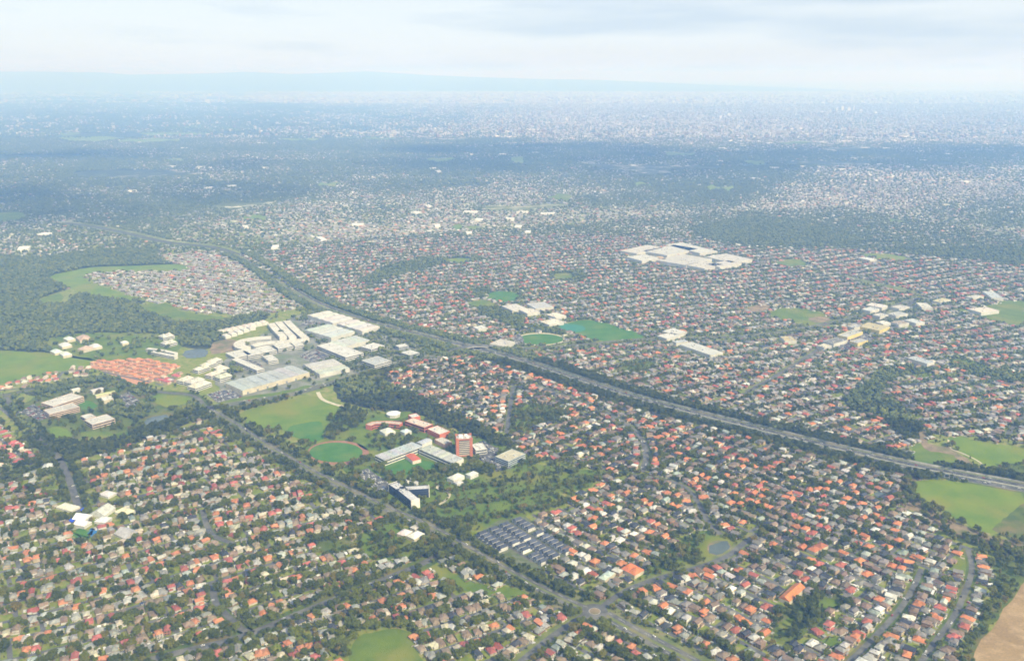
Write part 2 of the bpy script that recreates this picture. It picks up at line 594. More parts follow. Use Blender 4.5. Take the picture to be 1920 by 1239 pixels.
field('synthetic_pitch', [(1048, 614), (1060, 607), (1092, 611), (1095, 620), (1065, 623)], mat_noise('teal_pitch', (0.04, 0.17, 0.11), (0.05, 0.2, 0.13), .05),
      'teal synthetic pitch at the end of the long playing field', z=0.22)
field('school_oval', ellipse(905, 570, 25, 8), LAWN, 'yellow green school oval ringed by trees above the freeway', world=True, smooth=False)
field('school_oval', ellipse(943, 556, 31, 10), TURF, 'bright green school oval above the white school roofs', world=True, smooth=False)
field('reserve', ellipse(1057, 519, 19, 7), LAWN, 'small round green reserve among grey roofs left of the mall', world=True, smooth=False)
field('reserve', ellipse(860, 488, 25, 4.5), PADDOCK, 'small yellow reserve at the end of a dark tree belt', world=True, smooth=False)
field('baseball_ground', [(1395, 581), (1420, 572), (1445, 572), (1430, 586)], SCRUB, 'brown ball ground beside the green reserve at right')
field('reserve', [(1442, 590), (1478, 576), (1530, 584), (1562, 598), (1545, 609), (1500, 605)], LAWN, 'green reserve with brown diamond among grey houses right of the oval')
field('ball_diamond', ellipse(1537, 599, 21, 5.5), SCRUB, 'tan ball diamond on the green reserve', world=True, z=0.2, smooth=False)
field('reserve', [(1755, 590), (1790, 583), (1845, 597), (1890, 608), (1925, 606), (1925, 568), (1880, 565), (1845, 578), (1860, 590), (1800, 580)], LAWN, 'long green reserve at the right edge above the shops')
field('reserve', [(1455, 492), (1490, 486), (1512, 492), (1505, 500), (1475, 500)], LAWN, 'green reserve right of the big shopping mall')
field('easement', [(1565, 514), (1640, 528), (1720, 548), (1715, 553), (1630, 533)], VERGE, 'thin yellow grass easement running through grey suburb')
field('reserve', [(1615, 478), (1660, 476), (1705, 484), (1690, 489), (1640, 484)], PADDOCK, 'narrow yellow green field under the dark belt at right')
field('paddock', [(1720, 902), (1745, 899), (1800, 904), (1925, 926), (1925, 960), (1885, 988), (1855, 1000), (1800, 975), (1745, 948), (1718, 928)], PADDOCK,
      'big smooth green paddock right, just below the freeway')
field('marsh', [(1862, 992), (1900, 960), (1925, 945), (1925, 1010), (1890, 1004)], ROUGHG, 'darker rough grass in the corner of the big paddock', z=0.2)
field('paddock', [(1778, 821), (1800, 819), (1850, 831), (1925, 842), (1925, 868), (1865, 874), (1822, 862), (1795, 840)], PADDOCK, 'pale green paddock above the freeway at the right edge')
field('paddock', [(1716, 832), (1760, 842), (1800, 860), (1808, 868), (1790, 872), (1716, 868)], LAWN, 'bright green paddock between creek and freeway')
field('marsh', ellipse(1895, 883, 34, 14), ROUGHG, 'dark green wet meadow beside the freeway', world=True, z=0.19, tree=True)
field('creek_bed', [(1722, 812), (1738, 812), (1742, 832), (1775, 838), (1800, 850), (1830, 874), (1805, 872), (1785, 852), (1735, 842)], SCRUB, 'brown creek bed winding down to the freeway bridge', z=0.24)
field('creek_flats', [(1690, 885), (1738, 890), (1725, 905), (1716, 930), (1760, 962), (1820, 990), (1870, 1008), (1925, 1016), (1925, 1040), (1850, 1022), (1780, 1000), (1720, 965), (1680, 935), (1690, 905)], SCRUB,
      'brown scrubby creek flats beside the big paddock', tree=True, z=0.12)
field('bare_field', [(1930, 1080), (1905, 1110), (1872, 1158), (1842, 1200), (1824, 1245), (1818, 1300), (1960, 1300)], DIRT, 'bare tan field in the bottom right corner', smooth=False)
field('rough_strip', [(1880, 1035), (1925, 1038), (1930, 1080), (1905, 1110), (1872, 1158), (1842, 1200), (1818, 1300), (1780, 1300), (1795, 1239), (1830, 1170), (1865, 1100), (1862, 1060)], ROUGHG,
      'overgrown green strip between houses and the bare tan field', tree=True, z=0.1)
field('pocket_park', [(1780, 1062), (1795, 1045), (1812, 1030), (1818, 1068), (1800, 1072)], LAWN, 'small triangular park among roofs near the bare field')
field('pond_park', [(1195, 1092), (1215, 1060), (1250, 1030), (1290, 1005), (1330, 995), (1365, 1002), (1392, 1020), (1380, 1038), (1330, 1060), (1290, 1085), (1235, 1098)], LAWN,
      'leafy park round the small kidney pond', tree=True, z=0.12)
field('wooded_park', [(1440, 1180), (1455, 1150), (1490, 1125), (1530, 1112), (1572, 1115), (1568, 1140), (1530, 1175), (1500, 1195), (1465, 1205)], ROUGHG, 'dark wooded park at the bottom right', tree=True, z=0.12)
field('clearing', ellipse(1480, 1170, 20, 13), LAWN, 'bright grass clearing in the wooded park at the bottom right', world=True, z=0.2)
field('clearing', ellipse(1552, 1132, 20, 9), LAWN, 'second grass clearing at the top of the wooded park', world=True, z=0.2)
field('clearing', ellipse(1560, 1205, 32, 12), LAWN, 'grass patch below the wooded park', world=True, z=0.2)
field('village_green', [(655, 1225), (668, 1195), (700, 1183), (745, 1180), (778, 1195), (795, 1239), (800, 1290), (650, 1290)], LAWN, 'rounded green reserve at the bottom left of centre')
field('school_field', [(668, 1020), (690, 990), (730, 975), (760, 985), (800, 1005), (820, 1018), (790, 1040), (740, 1052), (690, 1045)], LAWN, 'bright green school ground below the tree lined arterial', tree=True)
field('linear_park', [(785, 1060), (800, 1052), (850, 1075), (905, 1095), (960, 1100), (990, 1115), (930, 1118), (870, 1105), (820, 1085)], LAWN, 'curved green linear park left of the roundabout road')
field('grass_triangle', [(580, 1000), (640, 1008), (680, 1030), (640, 1040), (590, 1030)], ROUGHG, 'rough grass beside the school ground', tree=True)
field('neighbourhood_park', [(960, 790), (972, 762), (1010, 758), (1065, 772), (1050, 785), (1010, 792), (980, 808), (958, 806)], LAWN, 'green park at the end of the straight street by campus', tree=True)
field('paddock', [(-40, 662), (60, 660), (110, 664), (185, 678), (120, 695), (60, 706), (-40, 722)], PADDOCK, 'yellow green paddock at the left edge below the dark forest')
field('school_grounds', [(80, 640), (140, 626), (260, 624), (330, 632), (340, 650), (300, 668), (200, 678), (110, 664)], LAWN, 'green grounds with scattered low roofs below the dark forest', tree=True)
field('clearing', [(90, 520), (135, 508), (175, 501), (260, 498), (335, 496), (352, 507), (250, 509), (172, 512), (164, 526), (215, 545), (268, 562), (210, 561), (150, 549), (128, 538)], PADDOCK,
      'bright clearing wrapping the grey estate inside the dark forest')
field('clearing', [(260, 576), (310, 569), (345, 585), (425, 596), (385, 604), (325, 602)], LAWN, 'curved bright clearing above the white apartments')
field('clearing', [(72, 563), (110, 551), (118, 562), (100, 571)], LAWN, 'small clearing at the left inside the dark forest')
field('clearing', [(-20, 402), (35, 398), (48, 408), (10, 416), (-20, 416)], LAWN, 'small green paddock at the left edge far off')
field('institute_grounds', [(30, 770), (75, 740), (140, 722), (215, 712), (255, 722), (330, 770), (345, 788), (280, 805), (180, 830), (110, 832), (60, 800)], ROUGHG, 'institute grounds with trees, lawns and car parks', tree=True, z=0.08)
field('lawn_court', [(148, 756), (165, 750), (182, 761), (160, 768)], TURF, 'small bright green court beside the institute halls', z=0.2)
field('lawn', [(92, 805), (110, 800), (135, 812), (125, 822), (100, 818)], PADDOCK, 'yellow green lawn corner below the institute', z=0.2)
field('lawn', [(150, 825), (160, 808), (215, 812), (240, 805), (240, 818), (185, 828)], LAWN, 'green lawn along the trees below the institute', z=0.2)
field('verge_lawn', [(285, 748), (320, 732), (358, 738), (362, 752), (330, 768)], PADDOCK, 'grass slope between the terracotta estate and the pond', z=0.2)
field('verge_lawn', [(395, 765), (430, 748), (520, 735), (580, 722), (575, 730), (470, 752)], LAWN, 'grass verge along the front of the long grey warehouse', z=0.2)
field('bare_lot', [(395, 650), (405, 640), (440, 637), (446, 655), (400, 663)], SCRUB, 'brown bare lot beside the curved white apartments')
field('reserve', [(1718, 697), (1760, 702), (1800, 706), (1790, 712), (1720, 706)], LAWN, 'narrow reserve along the creek trees at right', tree=True)
field('reserve', [(1780, 675), (1815, 674), (1850, 688), (1835, 692), (1800, 686)], LAWN, 'green slope in the dark tree belt at right', tree=True)
field('reserve', [(1150, 690), (1180, 678), (1225, 676), (1222, 690), (1180, 698)], ROUGHG, 'small leafy reserve right of the freeway trees', tree=True)
field('dam_wall', [(1250, 1040), (1285, 1033), (1300, 1037), (1270, 1046)], SCRUB, 'tan bare mound in the pond park', z=0.2)

# far paddocks
for k_, (cx, cy, rx, ry) in enumerate(((60, 250, 90, 7), (170, 260, 60, 5), (250, 205, 120, 6), (400, 240, 90, 6), (330, 250, 70, 4), (280, 264, 60, 4), (700, 258, 50, 3), (560, 262, 40, 2.5), (970, 300, 12, 7), (1275, 289, 30, 3.5), (1410, 304, 30, 3), (1350, 352, 26, 4),
                                       (1050, 370, 24, 5), (880, 427, 34, 4), (480, 410, 24, 3.5), (1685, 413, 20, 3), (1500, 268, 40, 2.5), (830, 300, 30, 3), (330, 300, 30, 3), (1200, 345, 22, 3), (620, 345, 26, 3))):
    wob = ellipse(cx, cy, rx, ry, 14) * rng.uniform(0.985, 1.015, (14, 1))
    field('distant_paddock', wob, PADDOCK if k_ % 3 else LAWN, 'pale green paddock among far woods and suburbs', world=True, z=0.6, rough=0)
# ---- water
for nm, poly, lab in (('pond', [(1330, 1035), (1336, 1022), (1352, 1014), (1368, 1020), (1366, 1030), (1350, 1038), (1338, 1041)], 'small kidney shaped pond in the leafy park'),
                      ('pond', [(1638, 926), (1650, 922), (1664, 925), (1660, 933), (1643, 933)], 'tiny dark pond at the end of the creek flats'),
                      ('pond', [(270, 793), (280, 783), (312, 778), (314, 787), (295, 797), (275, 798)], 'grey pond below the institute car park'),
                      ('pond', [(345, 662), (365, 654), (388, 656), (384, 668), (352, 671)], 'grey pond beside the white apartment rows')):
    P = field(nm, poly, WATER, lab, z=0.3)
    if nm == 'pond' and poly[0][0] == 1330:
        NOTREE.append(ellipse(1349, 1033, 36, 24))
        sheet('pond_edge', ellipse(1349, 1027, 23, 14.5), 0.22, SCRUB, 'pale gravel rim round the kidney pond')


# ---- main roads (centre lines read off the photograph, laid on the ground)
ROADS = []      # (line, clearance half width)


def mainroad(name, pts, half, label, carriage=((-3.6, 3.6),), verge=0.0, vmat=VERGE, mat=ASPHALT, z=0.36, lines=(), clear=None, line=False):
    line = np.asarray(pts) if line else catmull(GP(pts), 9.0)
    ROADS.append((line, clear if clear else half))
    if verge:
        a = Acc()
        ribbon_acc(a, line, -verge, verge, z - 0.1)
        tag(link('road_verge', a.mesh('road_verge', vmat)), 'grass verge along the ' + label, None, None, 'structure')
    a = Acc()
    for c0, c1 in carriage:
        ribbon_acc(a, line, c0, c1, z)
    o = link(name, a.mesh(name, mat))
    tag(o, label, None, None, 'structure')
    if lines:
        a = Acc()
        for off, w, dash in lines:
            if dash:
                for i in range(0, len(line) - 1, 2):
                    ribbon_acc(a, line[i:i + 2], off - w / 2, off + w / 2, z + 0.06)
            else:
                ribbon_acc(a, line, off - w / 2, off + w / 2, z + 0.06)
        link('lane_markings', a.mesh('lane_markings', PAINT), o)
    return line, o


FW_PTS = [(440, 476), (470, 490), (505, 512), (540, 538), (600, 572), (700, 607), (780, 628), (860, 648), (960, 673), (1080, 712), (1200, 750), (1400, 801), (1600, 850), (1720, 877), (1830, 898), (1960, 922), (2100, 946)]
FWL = catmull(GP(FW_PTS), 9.0)
fk = int(np.argmin(np.hypot(*(FWL - G(850, 646)).T)))
_, fw = mainroad('freeway', FWL[fk - 1:], 24, 'wide dual carriageway freeway crossing the picture diagonally', ((2.2, 16.0), (-16.0, -2.2)), 22, ROUGHG, FWY,
                 lines=((2.9, .3, 0), (15.5, .35, 0), (-2.9, .3, 0), (-15.5, .35, 0), (7.0, .25, 1), (11.1, .25, 1), (-7.0, .25, 1), (-11.1, .25, 1)), clear=44, line=True)
_, fw2 = mainroad('freeway', FWL[:fk], 24, 'upper left stretch of the freeway with grassy median', ((5.0, 15.0), (-15.0, -5.0)), 22, VERGE, FWY,
                  lines=((5.5, .3, 0), (14.6, .35, 0), (-5.5, .3, 0), (-14.6, .35, 0)), clear=44, line=True)
a = Acc()
wall_acc(a, FWL[fk:], 0, 0.9, 0.3, 1.1)
tag(link('median_barrier', a.mesh('median_barrier', CONC)), 'pale concrete barrier down the middle of the freeway', 'barrier')
k0 = int(len(FWL) * 0.42)
a = Acc()
wall_acc(a, FWL[k0:], 20.0, 0.6, 0.2, 3.0)
tag(link('noise_wall', a.mesh('noise_wall', CONC)), 'long pale noise wall along the upper side of the freeway', 'noise wall')
OLD, _ = mainroad('old_freeway', [(120, 418), (180, 426), (240, 438), (300, 452), (345, 458), (400, 464), (440, 476)], 16, 'pale distant highway at the left running through dark trees', ((-14, -2), (2, 14)), 20, VERGE, FWY)
ART_PTS = [(386, 765), (430, 790), (470, 816), (560, 871), (640, 912), (720, 951), (780, 976), (830, 1001), (870, 1025), (960, 1075), (1060, 1126), (1098, 1142)]
ARTL, _ = mainroad('arterial_road', ART_PTS, 22, 'tree lined arterial road running down to the roundabout', ((1.8, 7.8), (-7.8, -1.8)), 19,
                   lines=((4.8, .2, 1), (-4.8, .2, 1)), clear=30)
ART2, _ = mainroad('arterial_road', [(1134, 1152), (1180, 1178), (1240, 1210), (1300, 1242), (1400, 1300)], 22, 'arterial road leaving the roundabout towards the bottom edge', ((2.4, 9.6), (-9.6, -2.4)), 21,
                   lines=((6.0, .2, 1), (-6.0, .2, 1)), clear=30)
CRSL, _ = mainroad('cross_road', [(386, 765), (470, 752), (560, 736), (680, 700), (780, 676), (850, 660), (905, 652), (1000, 653), (1100, 646), (1200, 637), (1400, 630), (1520, 613), (1640, 586), (1725, 558)], 16,
                   'busy cross road passing the warehouses and over the freeway', ((1.5, 8.5), (-8.5, -1.5)), 13, clear=22)
LEFTL, _ = mainroad('boundary_road', [(386, 765), (340, 790), (270, 815), (190, 840), (110, 862), (-40, 905)], 12, 'tree lined road below the institute', ((-5, 5),), 12, ROUGHG, clear=26)
EDGL, _ = mainroad('boundary_road', [(10, 745), (45, 790), (80, 830), (112, 862), (130, 900), (150, 960)], 12, 'dark tree lined road at the left edge', ((-5, 5),), 14, ROUGHG, clear=26)
UPPL, _ = mainroad('boundary_road', [(386, 765), (362, 742), (300, 735), (240, 722), (200, 707), (140, 715), (60, 730), (-40, 752)], 10, 'tree lined road above the institute', ((-4.5, 4.5),), 12, ROUGHG, clear=22)
R5L, _ = mainroad('collector_road', [(862, 1022), (820, 1042), (780, 1062), (720, 1086), (640, 1118), (560, 1150), (450, 1194), (330, 1224), (180, 1262)], 14, 'dark collector road rising from the bottom left to the arterial', ((-5.5, 5.5),), 13, ROUGHG, clear=22)
RBL, _ = mainroad('collector_road', [(1098, 1153), (1070, 1170), (1040, 1190), (1000, 1222), (960, 1255)], 10, 'road from the roundabout to the bottom edge', ((-5, 5),), 11, VERGE, clear=19)
RBU, _ = mainroad('collector_road', [(1130, 1138), (1160, 1115), (1205, 1094), (1255, 1078), (1320, 1060), (1368, 1040), (1390, 1022), (1420, 1002)], 10, 'road from the roundabout past the kidney pond', ((-4.5, 4.5),), 10, VERGE, clear=17)
PNL, _ = mainroad('park_road', [(1352, 1002), (1332, 985), (1318, 960), (1298, 926), (1268, 906), (1230, 897), (1180, 890)], 9, 'curving grey road above the pond park', ((-4.5, 4.5),), 9, VERGE, clear=16)
CVL, _ = mainroad('curved_road', [(1000, 722), (1060, 742), (1130, 770), (1180, 800), (1206, 830), (1211, 860), (1203, 885)], 9, 'curving grey road below the freeway', ((-5, 5),), 9, VERGE, clear=16)
STL, _ = mainroad('straight_street', [(962, 725), (958, 750), (955, 775), (950, 812)], 8, 'straight street leading down to the campus car park', ((-4, 4),), 8, VERGE, clear=15)
R1L, _ = mainroad('residential_road', [(1560, 1270), (1618, 1216), (1668, 1164), (1695, 1131), (1716, 1094), (1728, 1066)], 7, 'wide residential street at the bottom right', ((-3.5, 3.5),), 6.5, ROUGHG, clear=11)
R2L, _ = mainroad('residential_road', [(1712, 1262), (1732, 1234), (1756, 1200), (1783, 1164), (1801, 1130), (1822, 1070), (1815, 1030)], 7, 'residential street beside the last houses before the bare field', ((-3.5, 3.5),), 6.5, ROUGHG, clear=11)
CLL, _ = mainroad('crescent', [(398, 1092), (404, 1128), (424, 1152), (455, 1180), (475, 1186)], 6, 'dark curved crescent at the bottom left', ((-4, 4),), 7, ROUGHG, clear=11)
CL2, _ = mainroad('crescent', [(380, 955), (388, 985), (402, 1005), (440, 1020)], 6, 'short curved street in the left suburb', ((-4, 4),), 7, ROUGHG, clear=11)
NRL, _ = mainroad('highway', [(1725, 558), (1700, 575), (1640, 600), (1560, 640), (1480, 690), (1400, 735)], 9, 'straight road from the right hand shops down to the freeway', ((-5, 5),), 9, VERGE, clear=16)
EAL, _ = mainroad('suburban_road', [(1960, 735), (1900, 800), (1888, 822)], 7, 'straight road dropping to the paddock at the right edge', ((-4, 4),), 7, VERGE, clear=11)

# roundabout
RBC = G(1115, 1146)
LANDMARKS.append(('the roundabout', RBC))


def disc(c, r0, r1, z, mat, name, parent=None, n=36, h=0.0):
    acc = Acc()
    t = np.linspace(0, 2 * math.pi, n, endpoint=False)
    o_, i_ = np.c_[c[0] + r1 * np.cos(t), c[1] + r1 * np.sin(t), np.full(n, z)], np.c_[c[0] + r0 * np.cos(t), c[1] + r0 * np.sin(t), np.full(n, z + h)]
    k = np.arange(n)
    acc.add(np.concatenate([o_, i_]), np.stack([k, (k + 1) % n, n + (k + 1) % n, n + k], 1))
    return link(name, acc.mesh(name, mat), parent)


rb = disc(RBC, 0.01, 16.0, 0.40, ASPHALT, 'roundabout_road')
tag(rb, 'grey ring of the roundabout where four roads meet', None, None, 'structure')
disc(RBC, 0.01, 6.5, 0.62, SCRUB, 'roundabout_island', rb, h=0.5)
disc(RBC, 6.5, 7.0, 0.60, CONC, 'kerb', rb)
disc(RBC, 16.0, 27.0, 0.30, VERGE, 'roundabout_verge', rb)
ROADS.append((np.array([RBC, RBC + 0.1]), 28))

# winding path in the campus park
a = Acc()
pl = catmull(GP([(828, 905), (820, 915), (838, 921), (842, 930), (828, 943), (804, 951)]), 4)
ribbon_acc(a, pl, -2.4, 2.4, 0.3)
tag(link('footpath', a.mesh('footpath', GRAVEL)), 'pale winding gravel path in the campus park', None, None, 'structure')
ROADS.append((pl, 5))
a = Acc()
pl = catmull(GP([(596, 735), (604, 748), (625, 757), (650, 764)]), 4)
ribbon_acc(a, pl, -4, 4, 0.3)
tag(link('dirt_track', a.mesh('dirt_track', GRAVEL)), 'pale dirt track beyond the yellow green paddock', None, None, 'structure')
a = Acc()
pl = catmull(GP([(1778, 824), (1782, 840), (1805, 850), (1830, 862), (1842, 872), (1830, 878)]), 4)
ribbon_acc(a, pl, -1.6, 1.6, 0.34)
tag(link('footpath', a.mesh('footpath', GRAVEL)), 'thin path curving beside the creek bed to the freeway', None, None, 'structure')

# car parks
CARPARKS = []
for pts, lab in (([(878, 836), (905, 826), (935, 842), (925, 858), (960, 878), (930, 884), (885, 850)], 'grey car park beside the brick tower'),
                 ([(662, 885), (690, 878), (732, 908), (735, 925), (705, 922)], 'dark car park beside the Y-shaped building'),
                 ([(38, 772), (60, 758), (80, 765), (84, 785), (62, 792)], 'purple grey car park left of the institute halls'),
                 ([(215, 745), (240, 735), (265, 755), (245, 768)], 'car park behind the institute trees'),
                 ([(560, 668), (590, 655), (620, 668), (590, 682)], 'car park full of cars among the white warehouses'),
                 ([(430, 680), (455, 672), (490, 680), (490, 695), (450, 695)], 'parking court between the white offices'),
                 ([(385, 740), (430, 728), (455, 745), (410, 755)], 'forecourt below the terracotta estate'),
                 ([(640, 600), (575, 600), (560, 612), (620, 606)], 'truck yard between the long white warehouses'),
                 ([(960, 632), (975, 622), (985, 645), (965, 648)], 'small car park at the left end of the ringed oval'),
                 ([(1560, 645), (1620, 625), (1640, 635), (1580, 660)], 'car park below the yellow roofed warehouse')):
    PP = field('car_park', pts, ASPHALT, lab, smooth=False, z=0.27)
    CARPARKS.append(PP)
field('industrial_yard', [(400, 700), (470, 640), (560, 590), (640, 580), (745, 625), (800, 668), (690, 700), (560, 735), (450, 748)], mat_noise('yard_paving', (0.15, 0.16, 0.13), (0.26, 0.26, 0.23), 0.03, (0.12, 0.16, 0.06), 0.02),
      'paved yards and lawns of the white roofed business park', z=0.1, tree=True)

field('shopping_strip_paving', [(1525, 652), (1600, 622), (1640, 598), (1700, 566), (1740, 556), (1755, 570), (1690, 612), (1640, 634), (1570, 662)], mat_noise('strip_paving', (0.17, 0.175, 0.17), (0.27, 0.27, 0.26), 0.05, (0.12, 0.14, 0.07), 0.03),
      'grey paving and parking round the roadside shops at right', smooth=False, z=0.12, tree=True)
# ---- woods
field('estate_ground', [(160, 684), (226, 665), (275, 672), (336, 686), (312, 704), (254, 728), (205, 702)], REDDIRT, 'pinkish paving under the terracotta roofed estate', smooth=False, z=0.09, excl=False)
FOREST += [
    (GP([(-60, 478), (0, 480), (70, 484), (170, 470), (290, 466), (300, 488), (330, 497), (175, 502), (90, 520), (125, 540), (72, 562), (120, 572), (150, 550), (262, 563), (258, 576), (325, 603), (425, 598), (500, 585), (492, 603), (440, 622), (402, 652), (340, 650), (335, 630), (250, 623), (140, 626), (80, 640), (110, 663), (-60, 664)]), 9.5, 1.0, 1),
    (GP([(1290, 428), (1395, 406), (1480, 410), (1570, 440), (1650, 452), (1560, 463), (1420, 463), (1320, 448)]), 11, 1.0, 1),
    (GP([(1640, 470), (1700, 461), (1780, 466), (1850, 460), (1980, 470), (1980, 503), (1900, 499), (1850, 490), (1720, 480)]), 12, 0.85, 1),
    (GP([(665, 532), (720, 500), (800, 484), (900, 482), (915, 490), (835, 495), (740, 520), (700, 532)]), 11, 0.9, 1),
    (GP([(630, 718), (680, 704), (740, 725), (840, 770), (930, 812), (968, 835), (955, 850), (900, 822), (840, 800), (770, 774), (700, 768), (640, 752)]), 9.5, 0.85, 1),
    (GP([(1590, 742), (1640, 700), (1680, 690), (1692, 700), (1650, 740), (1700, 772), (1730, 800), (1712, 832), (1640, 782), (1590, 766)]), 9, 0.85, 0),
    (GP([(1775, 682), (1850, 694), (1980, 708), (1980, 730), (1860, 712), (1800, 697)]), 9.5, 0.95, 1),
    (GP([(1690, 690), (1760, 690), (1770, 697), (1700, 702)]), 10, 0.8, 1),
    (GP([(890, 575), (960, 575), (985, 600), (975, 622), (935, 605), (900, 590)]), 9.5, 0.85, 1),
    (GP([(975, 618), (1030, 605), (1048, 615), (1062, 632), (1000, 622)]), 9.5, 0.6, 1),
    (GP([(880, 545), (915, 540), (925, 552), (890, 562)]), 10, 0.9, 1),
    (GP([(930, 545), (975, 546), (985, 560), (965, 566)]), 10, 0.4, 1),
    (GP([(1030, 515), (1090, 508), (1100, 522), (1075, 528), (1040, 528)]), 10, 0.6, 1),
    (GP([(600, 790), (640, 762), (690, 775), (680, 800), (640, 812), (610, 826)]), 9, 0.85, 0),
    (GP([(700, 885), (750, 880), (840, 872), (920, 872), (930, 890), (880, 888), (830, 905), (780, 905), (730, 900)]), 9, 0.75, 0),
    (GP([(700, 805), (770, 805), (800, 820), (720, 850), (690, 840)]), 9, 0.5, 0),
    (GP([(1010, 872), (1130, 880), (1110, 920), (1050, 945), (985, 985), (900, 985), (830, 988), (850, 972), (935, 978), (985, 965), (1035, 940), (1045, 915), (985, 900)]), 10, 0.33, 0),
    (GP([(215, 752), (270, 755), (300, 770), (255, 790), (200, 775)]), 9, 0.8, 1),
    (GP([(330, 770), (360, 750), (385, 768), (350, 785)]), 9, 0.95, 1),
    (GP([(110, 832), (180, 828), (260, 805), (345, 790), (340, 800), (230, 838), (120, 862)]), 8.5, 0.9, 1),
    (GP([(1195, 1092), (1215, 1060), (1250, 1030), (1300, 1010), (1322, 1020), (1320, 1050), (1280, 1085), (1235, 1098)]), 9.5, 0.62, 0),
    (GP([(1440, 1180), (1455, 1150), (1490, 1125), (1530, 1115), (1572, 1115), (1568, 1140), (1530, 1175), (1500, 1195), (1465, 1205)]), 8.5, 0.85, 0),
    (GP([(1880, 1035), (1925, 1038), (1930, 1070), (1872, 1150), (1842, 1195), (1810, 1260), (1795, 1239), (1830, 1170), (1865, 1100)]), 8.5, 0.5, 0),
    (GP([(1770, 1000), (1850, 1015), (1930, 1030), (1930, 1060), (1870, 1060), (1840, 1035), (1780, 1012)]), 8.5, 0.7, 0),
    (GP([(1690, 900), (1730, 915), (1800, 975), (1870, 1005), (1800, 995), (1720, 960)]), 9, 0.4, 0),
    (GP([(560, 700), (580, 690), (600, 700), (580, 712)]), 8, 0.9, 1),
    (GP([(425, 690), (440, 680), (475, 690), (455, 707)]), 8, 0.5, 0),
    (GP([(640, 985), (670, 960), (690, 980), (672, 1020), (640, 1010)]), 9, 0.5, 0),
    (GP([(760, 1048), (820, 1018), (850, 1015), (845, 1030), (800, 1052)]), 8, 0.9, 1),
    (GP([(620, 1190), (660, 1170), (760, 1165), (800, 1200), (780, 1195), (700, 1182), (655, 1200), (640, 1239), (620, 1239)]), 8.5, 0.55, 0),
    (GP([(970, 770), (1060, 775), (1055, 790), (985, 800)]), 9, 0.35, 0),
    (GP([(755, 800), (770, 790), (800, 800), (780, 812)]), 9, 0.5, 0),
    (GP([(40, 745), (30, 772), (80, 812), (120, 850), (95, 860), (50, 810), (15, 765)]), 8.5, 0.8, 1),
    (GP([(60, 728), (200, 706), (260, 722), (330, 755), (300, 758), (230, 728), (190, 716), (70, 742)]), 9, 0.8, 1),
]
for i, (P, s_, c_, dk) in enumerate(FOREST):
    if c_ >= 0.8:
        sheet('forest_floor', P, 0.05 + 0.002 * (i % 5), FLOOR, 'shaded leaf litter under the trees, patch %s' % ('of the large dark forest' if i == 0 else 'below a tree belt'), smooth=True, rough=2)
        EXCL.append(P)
    elif i not in (16, 27):
        EXCL.append(P)

# ================================================================== LANDMARK BUILDINGS
WHITE, OFFW, CREAM, GREY, LGREY, BRICK, DGREY = (0.56, 0.56, 0.53), (0.5, 0.5, 0.46), (0.5, 0.46, 0.35), (0.3, 0.32, 0.32), (0.4, 0.42, 0.42), (0.38, 0.13, 0.08), (0.12, 0.125, 0.135)
CITYFOOT = []


def rect_px(pts, h):
    W = GP(pts, h)
    e = np.roll(W, -1, 0) - W
    z = (e[:, 0] + 1j * e[:, 1])
    th = np.angle(np.sum(np.abs(z) * (z / np.abs(z)) ** 4)) / 4
    ex, ey = np.array((math.cos(th), math.sin(th))), np.array((-math.sin(th), math.cos(th)))
    u, v = np.sort(W @ ex), np.sort(W @ ey)
    n = len(u) // 2
    u0, u1, v0, v1 = u[:n].mean(), u[n:].mean(), v[:n].mean(), v[n:].mean()
    c = ex * (u0 + u1) / 2 + ey * (v0 + v1) / 2
    w, d = u1 - u0, v1 - v0
    if d > w:
        w, d, th = d, w, th + math.pi / 2
    return c, w, d, th


def foot(c, w, d, th, m=5.0):
    ex, ey = np.array((math.cos(th), math.sin(th))), np.array((-math.sin(th), math.cos(th)))
    P = np.array([c + ex * (w / 2 + m) * a + ey * (d / 2 + m) * b_ for a, b_ in ((-1, -1), (1, -1), (1, 1), (-1, 1))])
    EXCL.append(P)
    NOTREE.append(P)


def part(name, acc, root, mat, color=None):
    o = link(name, acc.mesh(name, mat), root)
    if color is not None:
        o.color = (*color, 1)
    return o


